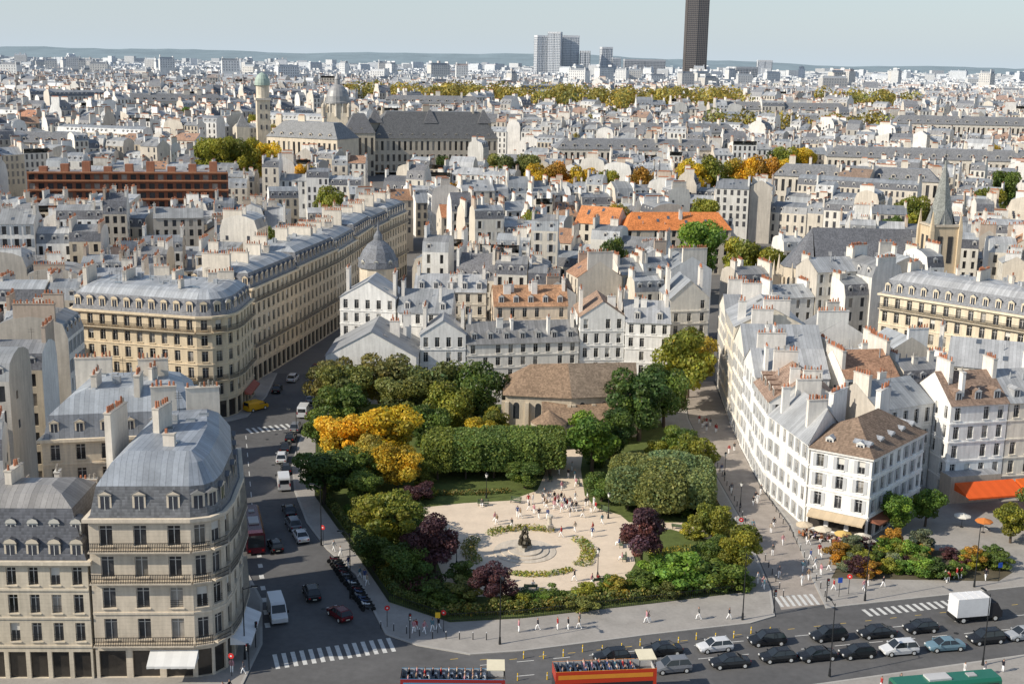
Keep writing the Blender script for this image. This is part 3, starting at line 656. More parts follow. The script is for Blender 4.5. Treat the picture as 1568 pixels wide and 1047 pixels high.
mansard_building('limestone_apartment_building', [(78.5, 261), (90, 249.5), (101, 238), (111, 248), (88, 271)], [4, 3.3, 3.3, 3.3, 3.2, 3.], (.7, .61, .46), [0, 1], bay=2.6, ww=1.15, balc=(2, 5), chim=((86, 264, .8, 4, 6.6), (97, 253, .8, 5, 6.8), (104, 245, .8, 3, 6.4)), ct=(.42, .43, .44), i2=4)
gable_house('beige_street_house', [(79, 219), (92, 214), (97, 226), (84, 231)], 15, 4, (.76, .72, .64), ZINC, (.42, .43, .44), winface=(0, 1, 3), bay=2.6, chim=((80, 226, 1.2, 4, 6),))

# ------------------------------------------------------------------ church Saint-Julien
B = MB(); cs = (.52, .45, .35); tl = (.26, .18, .12)
def arched(B, p0, p1, z0, h, c, n, ww, wh, sill, m=WALL):
    dx, dy = p1[0] - p0[0], p1[1] - p0[1]; L = math.hypot(dx, dy); dx /= L; dy /= L; nx, ny = dy, -dx
    def P(u, z, d=0.): return (p0[0] + dx * u + nx * d, p0[1] + dy * u + ny * d, z)
    B.face([P(0, z0), P(L, z0), P(L, z0 + h), P(0, z0 + h)], m, c)
    for i in range(n):
        u = (i + .5) * L / n; a = ww / 2; zs = z0 + sill
        for e, k, mm, cc in ((a + .25, .03, m, tuple(v * 1.15 for v in c)), (a, .06, GLASS, (.04, .045, .05))):
            arc = [P(u + e * math.cos(t), zs + wh - a + e * math.sin(t) * 1.15, k) for t in [math.pi * j / 8 for j in range(9)]]
            B.face([P(u - e, zs, k), P(u + e, zs, k)] + arc, mm, cc)
    for i in range(n + 1):
        u = min(L - .35, max(.35, i * L / n)); q = P(u, 0, .35)
        obox(B, q[0], q[1], z0, z0 + h * .82, .7, .75, math.atan2(dy, dx), m, tuple(v * 1.05 for v in c))
arched(B, (-1, 219), (11, 217.5), 0, 8, cs, 3, 1.1, 3, 3.4); arched(B, (11, 217.5), (23, 220), 0, 8, cs, 3, 1.1, 2.6, 4.2)
arched(B, (23, 220), (22.5, 231.5), 0, 8, cs, 2, 1., 3, 3.5); arched(B, (22.5, 231.5), (-1, 231), 0, 8, cs, 4, 1., 3, 3.5); arched(B, (-1, 231), (-1, 219), 0, 8, cs, 2, 1., 3, 3.5)
Rg = [(3.5, 224.8, 12.2), (10.5, 224.4, 12.6), (23.3, 226, 12.6)]
B.face([(-1.5, 218.5, 7.8), (11, 217, 7.8), Rg[1], Rg[0]], TILE, tl); B.face([(11, 217, 7.9), (23.4, 219.6, 7.9), Rg[2], Rg[1]], TILE, (.2, .155, .115))
B.face([(-1.5, 231.5, 7.8), (-1.5, 218.5, 7.8), Rg[0]], TILE, tl); B.face([(22.8, 232, 7.8), (-1.5, 231.5, 7.8), Rg[0], Rg[1], Rg[2]], TILE, tl)
B.face([(23, 220, 8), (22.5, 231.5, 8), (23, 226, 12.4)], WALL, cs)
arched(B, (6, 212.5), (18.5, 214), 0, 4.6, (.46, .4, .33), 3, .8, 1.6, 1.8); B.face([(18.5, 214, 0), (18.5, 220, 0), (18.5, 220, 6.4), (18.5, 214, 4.6)], WALL, cs)
B.face([(6, 220, 0), (6, 212.5, 0), (6, 212.5, 4.6), (6, 220, 6.4)], WALL, cs)
B.face([(5.6, 212, 4.5), (18.9, 213.5, 4.5), (18.9, 219.5, 6.9), (5.6, 218, 6.9)], TILE, tl)
ap = [(6.8 + 3.2 * math.cos(t), 212.6 + 3.2 * math.sin(t)) for t in [math.pi + math.pi * i / 8 for i in range(9)]]
for a, b in zip(ap[:-1], ap[1:]):
    B.face([(*a, 0), (*b, 0), (*b, 4.8), (*a, 4.8)], WALL, (.5, .43, .34)); B.face([(a[0] * 1.02 - .14, a[1] - .2, 4.75), (b[0] * 1.02 - .14, b[1] - .2, 4.75), (6.8, 213, 6.8)], TILE, tl)
B.done('small_stone_church')

# ------------------------------------------------------------------ church Saint-Severin
B = MB(); cs = (.54, .47, .37); sl = (.13, .135, .15)
arched(B, (80, 326), (106, 326), 0, 14.5, cs, 6, 1.7, 5, 7); arched(B, (106, 341), (80, 341), 0, 14.5, cs, 6, 1.7, 5, 7)
apx = [(80 + 7.5 * math.cos(t), 333.5 + 7.5 * math.sin(t)) for t in [math.pi / 2 + math.pi * i / 5 for i in range(6)]]
for a, b in zip(apx[:-1], apx[1:]):
    arched(B, a, b, 0, 14.5, cs, 1, 1.6, 5, 7); B.face([(*a, 14.6), (*b, 14.6), (80.5, 333.5, 25)], SLATE, sl)
    q = ((a[0] - 80) * 1.28 + 80, (a[1] - 333.5) * 1.28 + 333.5); an = math.atan2(a[1] - 333.5, a[0] - 80)
    obox(B, q[0], q[1], 0, 12.5, 2.4, .8, an, WALL, cs); cone(B, q[0] + .8 * math.cos(an), q[1] + .8 * math.sin(an), 12.5, 16.5, .6, .05, 4, WALL, (.55, .48, .38))
B.face([(80.5, 325.6, 14.6), (107, 325.6, 14.6), (107, 333.5, 25), (80.5, 333.5, 25)], SLATE, sl); B.face([(107, 341.4, 14.6), (80.5, 341.4, 14.6), (80.5, 333.5, 25), (107, 333.5, 25)], SLATE, sl)
B.face([(107, 326, 14.5), (107, 341, 14.5), (107, 333.5, 25)], WALL, cs)
for i in range(6):
    x = 84 + i * 4.2; B.face([(x, 328.1, 18.1), (x + 1, 328.1, 18.1), (x + 1, 328.9, 19.2), (x, 328.9, 19.2)], GLASS, (.3, .3, .3))
    obox(B, 82 + i * 4.6, 322.5, 0, 10.5, .9, 4, 0, WALL, cs); cone(B, 82 + i * 4.6, 321, 10.5, 14.5, .7, .05, 4, WALL, (.55, .48, .38), rot=.78)
obox(B, 93, 321, 0, 7.5, 26, 6, 0, WALL, cs, ZINC, (.33, .35, .38))
TW = (.6, .49, .34)
obox(B, 112.5, 327, 0, 27, 7.6, 7.6, .1, WALL, TW)
for s in range(4):
    an = .1 + s * math.pi / 2
    for o in (-1.4, 1.4):
        x = 112.5 + math.cos(an) * 3.85 - math.sin(an) * o; y = 327 + math.sin(an) * 3.85 + math.cos(an) * o
        obox(B, x, y, 17.5, 24.5, .12, 1.3, an, GLASS, (.05, .05, .05))
    for o in (-3.8, 3.8):
        x = 112.5 + math.cos(an) * 3.9 - math.sin(an) * o; y = 327 + math.sin(an) * 3.9 + math.cos(an) * o
        obox(B, x, y, 0, 26, 1., 1., an, WALL, TW); cone(B, x, y, 26, 31, .7, .04, 4, WALL, TW, rot=an + .78)
    gx, gy = 112.5 + math.cos(an) * 3.4, 327 + math.sin(an) * 3.4
    B.face([(gx - math.sin(an) * -2, gy + math.cos(an) * -2, 27), (gx - math.sin(an) * 2, gy + math.cos(an) * 2, 27), (gx - .8 * math.cos(an), gy - .8 * math.sin(an), 32)], SLATE, (.2, .21, .21))
obox(B, 112.5, 327, 27, 27.5, 8.2, 8.2, .1, WALL, cs)
cone(B, 112.5, 327, 27.5, 44, 3.5, .12, 8, SLATE, (.25, .26, .24)); tube(B, (112.5, 327, 43.5), (112.5, 327, 46.5), .1, .05, 5, IRON)
B.done('gothic_church_with_spire')

# ------------------------------------------------------------------ orange roof building, red building, sorbonne
gable_house('orange_tile_roof_building', [(36, 399), (71, 404), (69.5, 415), (34.5, 410)], 15, 5, (.56, .5, .41), TILE, (.6, .21, .07), winface=(0, 1), lod=1, bay=3, ww=1.3, hip=3, dorm=False)
gable_house('orange_tile_roof_building', [(20, 408), (33, 402), (38, 412), (25, 418)], 16, 5, (.66, .6, .5), TILE, (.54, .22, .09), winface=(0, 1), lod=1, bay=3, ww=1.3)
B = MB()
facade(B, (-189, 482), (-114, 495), 0, [4.5] + [3.5] * 5, (.24, .1, .06), 3.4, 2.3, PLASTER, 1)
obox(B, -152.9, 496, 0, 22, 74, 14, .172, PLASTER, (.2, .09, .06), ZINC, (.36, .32, .3))
for z in (4.3, 8., 11.6, 15.2, 18.8, 22): obox(B, -151.3, 487.9, z, z + .5, 76, .7, .172, PLASTER, (.42, .2, .11))
for k in range(9): obox(B, -185 + k * 8, 489 + k * 1.4, 22, 24 + (k % 3), 3, 3, .17, PLASTER, (.34, .15, .09))
B.done('red_brown_office_building')
def bigroof(B, x0, x1, y, d, z, h, rise, wc, rc, n, ang=0.):
    ca, sa = math.cos(ang), math.sin(ang); cx = (x0 + x1) / 2; w = x1 - x0
    P = lambda u, v, zz: (cx + ca * u - sa * v, y + sa * u + ca * v, zz); a, b = w / 2, d / 2
    facade(B, P(-a, -b, 0)[:2], P(a, -b, 0)[:2], z, [5, 5.5, h - 10.5], wc, w / n, w / n * .45, WALL, 1)
    for q in ([P(a, -b, z), P(a, b, z), P(a, b, z + h), P(a, -b, z + h)], [P(-a, b, z), P(-a, -b, z), P(-a, -b, z + h), P(-a, b, z + h)], [P(a, b, z), P(-a, b, z), P(-a, b, z + h), P(a, b, z + h)]): B.face(q, WALL, wc)
    i = d * .32; H = z + h; t = H + rise
    q0 = [P(-a - .4, -b - .4, H), P(a + .4, -b - .4, H), P(a + .4, b + .4, H), P(-a - .4, b + .4, H)]; q1 = [P(-a + i, -b + i, t), P(a - i, -b + i, t), P(a - i, b - i, t), P(-a + i, b - i, t)]
    for k in range(4): B.face([q0[k], q0[(k + 1) % 4], q1[(k + 1) % 4], q1[k]], SLATE, rc)
    B.face(q1, ZINC, tuple(v * 1.6 for v in rc))
    for k in range(int(w / 6)):
        u = -a + 3 + k * 6; q = P(u, -b, 0); dormer(B, q[0], q[1], ca, sa, H + .3, w=1.8, h=2, dep=1.6, set_=.8, c=wc, rc=rc, detail=False)
    for k in range(max(1, int(w / 12))):
        q = P(-a + U(3, 8) + k * 12, U(-b * .4, b * .4), 0); chimney(B, q[0], q[1], (1.57 if R() < .6 else 0) + ang, U(2.5, 4.5), 1.1, t - 3, t + U(1.5, 3.4), wc, 2)
B = MB(); sc = (.54, .48, .39)
bigroof(B, -80, -12, 690, 26, 8, 18, 14, sc, (.13, .132, .135), 22, .25)
bigroof(B, -128, -84, 655, 20, 5, 22, 8, (.7, .61, .48), (.22, .225, .23), 14, -.45)
bigroof(B, -92, -76, 672, 16, 5, 24, 10, (.6, .53, .42), (.15, .152, .16), 5, .2)
for x in (-76, -18, -47): obox(B, x, 678 + (x + 80) * .25 - 1.5, 5, 34, 8, 5, .25, WALL, sc); cone(B, x, 678 + (x + 80) * .25 - 1.5, 34, 41, 5.6, .8, 4, SLATE, (.15, .15, .155), rot=1.03)
cone(B, -99, 700, 8, 38, 9, 9, 4, WALL, (.66, .59, .47), rot=.78); cone(B, -99, 700, 36, 44, 6.6, 6.6, 16, WALL, (.68, .61, .5))
for k in range(12): cone(B, -99 + 6.9 * math.cos(k * .5236), 700 + 6.9 * math.sin(k * .5236), 36, 43, .5, .5, 6, WALL, (.7, .65, .56))
lathe(B, -99, 700, [(7.4, 43), (7.4, 44), (6.6, 44.2), (6.3, 47), (5.2, 50), (3.5, 52.2), (1.5, 53.3), (1.4, 56), (1.7, 56.2), (.9, 58), (.1, 60)], 20, ZINC, (.34, .34, .34))
for x in (-106, -92): cone(B, x, 694, 36, 41, 1.2, 1.2, 8, WALL, sc); lathe(B, x, 694, [(1.4, 41), (1.1, 42.4), (.1, 43.6)], 8, WALL, sc)
obox(B, -141, 702, 8, 44, 7.2, 7.2, .3, WALL, (.68, .6, .47))
for zz in (28, 34, 39): 
    for dx in (-1.4, 1.4): obox(B, -141 + dx + 1.05, 702 - 3.45 + dx * .3, zz, zz + 2.6, 1., .3, .3, GLASS, (.1, .1, .11))
obox(B, -141, 702, 44, 45.2, 8.6, 8.6, .3, WALL, (.68, .62, .53)); cone(B, -141, 702, 45.2, 52, 3.6, 3.6, 12, WALL, (.66, .59, .47))
lathe(B, -141, 702, [(4.3, 52), (4.3, 53.5), (3.9, 55.6), (2.7, 57.6), (1.2, 58.7), (.05, 59.2)], 16, COPPER, (1, 1, 1))
obox(B, -150, 690, 5, 30, 7, 7, .3, WALL, (.66, .59, .47)); cone(B, -150, 690, 30, 37, 5, .1, 4, SLATE, (.24, .24, .24), rot=1.08)
B.done('university_palace_with_dome')
def tower(name, x, y, w, d, ang, z, top, c1, c2, fl=3.4, curved=False):
    B = MB(); ca, sa = math.cos(ang), math.sin(ang)
    pts = [(-w / 2, -d / 2), (0, -d / 2 - (4 if curved else 0)), (w / 2, -d / 2), (w / 2, d / 2), (0, d / 2 + (4 if curved else 0)), (-w / 2, d / 2)]
    poly = [(x + ca * a - sa * b, y + sa * a + ca * b) for a, b in pts]; pin = inset(poly, .5)
    prism(B, pin, z, top, GLASS, c2)
    k = z
    while k < top - 1:
        prism(B, poly, k, k + fl * .4, TRIM, c1); k += fl
    prism(B, inset(poly, -.3), top - 4, top, TRIM, c1)
    for i in range(6):
        a, b = poly[i], poly[(i + 1) % 6]
        L = math.hypot(b[0] - a[0], b[1] - a[1]); n = max(1, int(L / 3))
        for j in range(n + 1):
            t = j / n; obox(B, a[0] + (b[0] - a[0]) * t, a[1] + (b[1] - a[1]) * t, z, top, .6, .6, ang, TRIM, c1)
    return B.done(name)
tower('skyscraper', 325, 2330, 38, 62, -.06, 15, 252, (.18, .165, .16), (.09, .09, .1), 3.5, True)
tower('skyscraper_annex', 322, 2290, 60, 20, 0, 20, 50, (.42, .43, .44), (.2, .21, .22))
tc = (.68, .7, .73)
for (x, y, w, d, a, t) in ((48, 2600, 22, 22, .3, 121), (76, 2580, 26, 22, -.2, 128), (108, 2610, 34, 22, .1, 122), (138, 2590, 20, 20, 0, 92), (185, 2650, 22, 20, .2, 101), (205, 2650, 18, 18, .2, 80), (280, 2800, 90, 20, .1, 78), (152, 2560, 50, 20, .1, 60), (445, 2500, 44, 40, .2, 66), (700, 3600, 40, 20, 0, 85)):
    tower('high_rise_block', x, y, w, d, a, 15, t, tc if t > 79 else (.48, .5, .53), (.38, .43, .48) if t > 79 else (.24, .26, .29))

# ------------------------------------------------------------------ filler city
core = [(-200, 60), (-200, 140), (-70, 140), (-66, 178), (-50, 178), (-64, 222), (-86, 229), (-86, 249), (-68, 250), (-68, 256), (-72, 290), (-62, 350), (-50, 408), (-24, 405), (-30, 330), (-36, 292), (-36, 258), (-30, 286), (14, 280), (32, 272), (34, 284), (44, 284), (58, 264), (58, 250), (68, 240), (77, 240), (77, 206), (97, 210), (140, 190), (300, 190), (300, 60)]
RES = [core, [(66, 303), (122, 303), (122, 350), (66, 350)], [(22, 374), (74, 374), (76, 422), (18, 422)], [(74, 234), (114, 234), (114, 275), (74, 275)], [(76, 211), (100, 211), (100, 233), (76, 233)],
       [(-195, 436), (-102, 436), (-106, 512), (-195, 512)], [(-160, 625), (-4, 625), (-4, 716), (-160, 716)]]
FT = [(56, 372, 8, 22, 'bg'), (68, 362, 7, 18, 'yg'), (75, 358, 6, 16, 'yg'), (-22, 508, 8, 19, 'o'), (-10, 506, 8, 20, 'y'), (-1, 510, 7, 20, 'yo'), (10, 550, 8, 22, 'yo'), (20, 552, 8, 23, 'o'), (30, 548, 8, 22, 'yo'), (40, 550, 7, 20, 'yg'), (58, 548, 8, 22, 'o'), (80, 565, 9, 24, 'y'), (92, 570, 9, 25, 'yg'),
      (104, 574, 9, 24, 'yo'), (115, 578, 9, 25, 'o'), (126, 582, 8, 23, 'y'), (-146, 352, 9, 22, 'o'), (-155, 346, 8, 21, 'yo'), (-148, 604, 9, 26, 'yg'), (-139, 600, 9, 27, 'yg'), (-130, 602, 9, 26, 'yg'), (-121, 606, 8, 24, 'y'), (-6, 590, 8, 22, 'olive'), (6, 594, 8, 22, 'olive'), (-36, 596, 7, 20, 'g'), (112, 378, 6, 18, 'g'), (128, 420, 6, 19, 'g'), (150, 470, 8, 21, 'yg'), (160, 520, 8, 22, 'g'), (190, 500, 8, 21, 'yg'), (136, 640, 9, 23, 'yg'), (148, 644, 8, 22, 'y'), (220, 560, 8, 22, 'g'), (70, 455, 7, 20, 'yg'), (-70, 470, 7, 20, 'yg')]
def reserved(x, y, r=6):
    for p in RES:
        for ox, oy in ((0, 0), (r, 0), (-r, 0), (0, r), (0, -r)):
            if inpoly(x + ox, y + oy, p): return True
    for t in FT:
        if abs(x - t[0]) < t[2] + 5 and -24 - (16 if t[1] > 450 else 0) < y - t[1] < t[2] + 3: return True
    if 960 < y < 1150 and -140 < x < 330 and (x < 190 or 250 < x): return True
    if 800 < y < 850 and 120 < x < 260: return True
    return False
seeds = [(U(-700, 700), U(150, 1450), U(-.75, .75)) for _ in range(55)] + [(-110, 270, .12), (-10, 320, -.1), (90, 300, .35), (60, 360, .15), (-90, 380, .2), (0, 430, .25), (20, 350, -.35), (130, 360, -.2), (-130, 420, -.1)]
far = MB(); nobj = 0; nfar = 0; CT = []
for si, (sx, sy, sa_) in enumerate(seeds):
    ca, sa = math.cos(sa_), math.sin(sa_); bw, bd = U(38, 60), 29.
    for i in range(-9, 10):
        for j in range(-14, 15):
            gx, gy = i * (bw + 7), j * (bd + 7)
            cx, cy = sx + ca * gx - sa * gy, sy + sa * gx + ca * gy
            if cy < 150 or cy > 1450 or abs(cx) > cy * .47 + 45: continue
            best = min(range(len(seeds)), key=lambda k: (seeds[k][0] - cx) ** 2 + (seeds[k][1] - cy) ** 2)
            if best != si: continue
            bh = U(13, 20); big = R() < .12 and cy > 420
            for row in (-1, 1):
                u = -bw / 2
                while u < bw / 2 - 4:
                    w = bw if big else U(5.5, 14.5)
                    if u + w > bw / 2 - 4: w = bw / 2 - u
                    uc = u + w / 2; v = row * (bd / 2 - 5.2) + U(-.9, .9); u += w + .04
                    x, y = cx + ca * uc - sa * v, cy + sa * uc + ca * v
                    if abs(x) > y * .44 + 30 or reserved(x, y, w / 2 + 3): continue
                    lod = 1 if y < 430 else 2
                    ang = sa_ + (0 if big else U(-.05, .05)); d = U(8.3, 11.6); w_ = w
                    if not big and R() < .3 and 7 < w < 13: ang += math.pi / 2; w_, d = d, w
                    h = bh + U(-4.5, 3.6) - (4 if y < 300 and -36 < x < 60 else 0) + (4 if R() < .05 else 0)
                    if y < 430:
                        Bh = MB(); house(Bh, x, y, w_, d, ang, 0, max(8, h), lod, None, None); Bh.done('town_house'); nobj += 1
                    else:
                        house(far, x, y, w_, d, ang, zt(y), h, lod if y < 1000 else 2.5, ('mansard' if big else None)); nfar += 1
            for _ in range(random.randint(1, 3)):
                uc = U(-bw / 2 + 4, bw / 2 - 4); x, y = cx + ca * uc, cy + sa * uc
                if reserved(x, y, 8): continue
                if R() < .2 and y < 1000: CT.append((x, y)); continue
                T = MB() if y < 430 else far
                house(T, x, y, U(5, 9), U(5, 7), sa_ + (math.pi / 2 if R() < .5 else 0), zt(y), bh - U(-1, 7), 1 if y < 430 else 2.5)
                if y < 430: T.done('courtyard_house')
for (x, y, w, a) in ((60, 640, 80, .1), (150, 550, 70, -.3), (210, 620, 110, -.15), (-30, 780, 90, .1), (80, 740, 100, .15), (300, 800, 120, -.1), (-260, 620, 90, .1), (-240, 860, 80, .3), (190, 900, 90, 0), (-60, 900, 70, .1)):
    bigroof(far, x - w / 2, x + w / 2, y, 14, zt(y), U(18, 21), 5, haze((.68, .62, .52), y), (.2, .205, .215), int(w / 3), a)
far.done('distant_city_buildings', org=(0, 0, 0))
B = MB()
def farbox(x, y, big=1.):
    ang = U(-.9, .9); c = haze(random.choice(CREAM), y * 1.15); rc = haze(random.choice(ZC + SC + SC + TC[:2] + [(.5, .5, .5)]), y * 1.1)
    h = U(10, 25) if R() > .02 else U(28, 44); w, d = U(7, 30) * big, U(8, 14) * big; z = 21
    obox(B, x, y, z, z + h, w, d, ang, PLASTER, c, ZINC, rc)
    if y < 3200:
        obox(B, x, y, z + h, z + h + 2.4, w * .96, d * .6, ang, SLATE, rc, ZINC, rc)
        ca, sa = math.cos(ang), math.sin(ang)
        for s in (-1, 1): obox(B, x + ca * s * w * .42, y + sa * s * w * .42, z + h, z + h + U(3, 5.5), 1., d * U(.4, .8), ang, PLASTER, haze((.76, .74, .7), y))
        if R() < .4: obox(B, x, y, z + h, z + h + U(3.5, 6), U(2, 5), U(1, 3), ang + 1.57, PLASTER, haze((.6, .5, .42), y))
        if y < 2300:
            for k in range(4):
                zz = z + h - 2.4 - k * 3; nw = max(2, int(w / 3))
                for i in range(nw):
                    t = ((i + .5) / nw - .5) * w * .95
                    px, py = x + sa * (d / 2 + .06) + ca * t, y - ca * (d / 2 + .06) + sa * t
                    B.face([(px - ca * .6, py - sa * .6, zz), (px + ca * .6, py + sa * .6, zz), (px + ca * .6, py + sa * .6, zz + 1.7), (px - ca * .6, py - sa * .6, zz + 1.7)], GLASS, haze((.2, .2, .22), y))
TB2 = []
y = 1440.
while y < 9000:
    st = 20 if y < 2600 else (32 if y < 4500 else 75)
    x = -y * .46
    while x < y * .46:
        r = R()
        if r < .88 and not (abs(x - 320) < 50 and abs(y - 2310) < 60): farbox(x + U(-7, 7), y + U(-8, 8), 1. if y < 2600 else (1.4 if y < 4500 else 2.2))
        elif r > .95 and y < 3500:
            for _ in range(3): TB2.append((x + U(-8, 8), y + U(-8, 8), 22 + U(12, 20), 7, 7, 6))
        x += st * U(.8, 1.3)
    y += st * 1.15
B.done('distant_city_skyline', org=(0, 0, 0))

# ------------------------------------------------------------------ vegetation
rng = np.random.default_rng(5)
def leaf_geo(blobs, n, size, colvar=.3, shell=(.72, 1.05), flat=None):
    bl = np.array(blobs, dtype=float); area = (bl[:, 3] * bl[:, 4] + bl[:, 3] * bl[:, 5] + bl[:, 4] * bl[:, 5]); pick = rng.choice(len(bl), n, p=area / area.sum())
    d = rng.normal(size=(n, 3)); d /= np.linalg.norm(d, axis=1)[:, None]
    if flat:
        d = rng.uniform(-1, 1, (n, 3)); bb_ = bl[pick, 3:6]; wts = np.stack([bb_[:, 1] * bb_[:, 2], bb_[:, 0] * bb_[:, 2], bb_[:, 0] * bb_[:, 1]], 1); wts /= wts.sum(1)[:, None]
        ax = (rng.uniform(0, 1, n)[:, None] > np.cumsum(wts, 1)).sum(1).clip(0, 2); d[np.arange(n), ax] = np.sign(d[np.arange(n), ax])
        nd = np.zeros((n, 3)); nd[np.arange(n), ax] = d[np.arange(n), ax]
        d /= ((np.abs(d) ** flat).sum(1)[:, None]) ** (1 / flat)
    else: nd = d
    r = rng.uniform(shell[0], shell[1], n)
    pos = bl[pick, :3] + d * bl[pick, 3:6] * r[:, None]
    nr = nd + rng.normal(size=(n, 3)) * .55; nr /= np.linalg.norm(nr, axis=1)[:, None]
    t = np.cross(nr, rng.normal(size=(n, 3))); t /= np.linalg.norm(t, axis=1)[:, None]; b = np.cross(nr, t)
    s = size * rng.uniform(.6, 1.3, n)[:, None]; e = rng.uniform(.5, .9, n)[:, None]
    v = np.stack([pos - t * s, pos - b * s * e, pos + t * s, pos + b * s * e], 1).reshape(-1, 3)
    bb = rng.uniform(1 - colvar, 1 + colvar, len(bl))[pick] * rng.uniform(.7, 1.3, n)
    hue = rng.normal(0, .1, n) + rng.normal(0, .1, len(bl))[pick]
    c = np.stack([bb * (1 + hue), bb * (1 + .2 * hue), bb * (1 - hue)], 1).clip(0, 3)
    return v, c
def add_leaves(B, blobs, n, size, **k):
    v, c = leaf_geo(blobs, n, size, **k); o = len(B.v); B.v.extend(map(tuple, v.tolist()))
    B.f.extend([(o + 4 * i, o + 4 * i + 1, o + 4 * i + 2, o + 4 * i + 3) for i in range(n)]); B.m.extend([LEAF] * n); B.c.extend(map(tuple, c.tolist()))
def tree_mesh(kind, seed):
    random.seed(seed); B = MB()
    if kind == 'round': cz, rz, nb, tr = 6., 3.6, 26, 2.6
    elif kind == 'tall': cz, rz, nb, tr = 6.2, 4., 24, 2.6
    else: cz, rz, nb, tr = 4.2, 4.6, 18, .8
    blobs = []
    for i in range(nb):
        a = i * 2.4 + U(-.3, .3); zz = U(-.9, .9)
        rr = 3.8 * math.sqrt(max(.05, 1 - zz * zz)) * U(.5, 1.15) * (.8 if kind == 'tall' else 1)
        s = U(.75, 1.75); blobs.append((rr * math.cos(a), rr * math.sin(a), cz + zz * rz * .82 + U(-.5, .6), s * 1.15, s * 1.15, s * .85))
    blobs.append((0, 0, cz, 2.4, 2.4, rz * .65))
    tube(B, (0, 0, -.2), (U(-.2, .2), U(-.2, .2), tr + 1), .34, .24, 8, BARK)
    for bl in blobs[:12]:
        m = (bl[0] * .4, bl[1] * .4, tr + 1 + (bl[2] - tr) * .35)
        tube(B, (0, 0, tr + .2), m, .17, .11, 5, BARK); tube(B, m, (bl[0], bl[1], bl[2]), .11, .03, 5, BARK)
    add_leaves(B, blobs, 7500 if kind != 'bush' else 3600, .24 if kind != 'bush' else .33, colvar=.4)
    return B.mesh('tree_' + kind)
TM = {'round': [tree_mesh('round', s) for s in (1, 2, 3, 4)], 'tall': [tree_mesh('tall', s) for s in (5, 6)], 'bush': [tree_mesh('bush', s) for s in (7, 8, 9)]}
COLS = {'g': (.12, .175, .035), 'dg': (.075, .125, .03), 'bg': (.15, .25, .04), 'yg': (.25, .26, .04), 'y': (.58, .44, .04), 'yo': (.62, .42, .04), 'o': (.48, .26, .04), 'olive': (.18, .2, .055), 'ob': (.22, .2, .06), 'purple': (.11, .05, .055), 'gold': (.44, .35, .06), 'grey': (.19, .22, .13)}
def tree(x, y, r, h, col, kind='round', name='tree', z=.12):
    c = COLS[col]; k = U(.88, 1.15)
    place(random.choice(TM[kind]), name, (x, y, z), U(0, 6.28), (r / 4.9, r / 4.9, h / 10. if kind != 'bush' else h / 9.2), tuple(v * k for v in c))
random.seed(3)
for t in ((-31.5, 226, 6, 11, 'olive'), (-24, 231, 6.3, 12, 'ob'), (-15, 229, 6.3, 11.5, 'olive'), (-6.5, 224, 6., 12, 'g'), (-11, 217, 5, 10, 'yg'), (-20, 220, 5.5, 10.5, 'olive'), (-30, 215, 5, 10, 'g'), (-35, 232, 5, 11, 'ob'), (-2.5, 212, 3, 7, 'yg'), (-5, 207, 3.2, 6.5, 'y'), (-14, 209, 4, 8, 'g'),
          (-28, 197.5, 5., 9.5, 'yo'), (-20.5, 199, 5.8, 10.5, 'y'), (-17.8, 187.5, 4.2, 7.6, 'yo'), (-23, 190, 4, 8, 'gold'), (-32, 205, 4.2, 8, 'g'),
          (-28.5, 181, 5, 8.5, 'dg'), (-24.5, 186, 4.2, 7.5, 'g'), (-22, 178, 3.6, 6, 'g'), 
          (-16.2, 162, 5., 8.8, 'yg'), (-19.5, 168.5, 3.4, 6, 'yg'), (-18, 156, 3.2, 5.4, 'g'), (-13.5, 151.5, 3.4, 5.5, 'g'), (-14.5, 170, 3, 4.5, 'g'),
          (23.5, 217, 6.4, 13.5, 'dg'), (29, 226, 5, 12, 'g'), (13.8, 199, 5.2, 10, 'bg'), (18, 206, 4, 9, 'dg'), (30.5, 195, 4., 8, 'yg'), (29.5, 203, 3.6, 7, 'g'),
          (29, 166.5, 3.2, 6.5, 'yg'), (31, 156.5, 3.2, 7, 'yg'), (28, 160, 2.6, 4, 'g'), (14.5, 184.5, 3, 4.4, 'g'), (2.5, 190, 3.2, 4.2, 'g')):
    tree(*t)
for t in ((34.5, 239, 7, 15, 'yg'), (36.5, 248, 6, 14, 'gold')): tree(*t, kind='tall')
for t in ((-9.8, 155, 4, 7.5), (-1.8, 146.3, 3, 5.2), (18.1, 158, 3.7, 8.2), (-12.5, 158.5, 2.5, 5), (-14, 182.5, 2.6, 3.2)): tree(*t, 'purple', 'tall' if t[2] > 3.5 else 'round', 'purple_leaf_tree')
for t in ((22.8, 152, 4.4, 5.2, 'bg'), (27.5, 152.5, 3.6, 4.4, 'g'), (20, 154.5, 2.6, 3.6, 'bg'), (-6, 152, 2.4, 3.2, 'g'), (-5.5, 147.5, 2.4, 3., 'olive'), (-9.5, 146.5, 2.5, 2.8, 'g'), (-9.5, 161.5, 2.2, 3.2, 'g'), (-12.5, 164.5, 2.6, 3.2, 'dg'), (2, 145.5, 2, 2.2, 'yg'), (6, 147, 2, 2.3, 'g'), (10, 148, 2.1, 2.4, 'yg'), (14, 149.5, 2.2, 2.6, 'gold'), (17.5, 150.4, 2.2, 3, 'g'), (31, 176, 2.4, 3, 'yg'), (27, 170, 2.2, 2.6, 'yg'), (26, 205, 3, 5, 'yg')):
    tree(*t, kind='bush', name='shrub')
k = 0
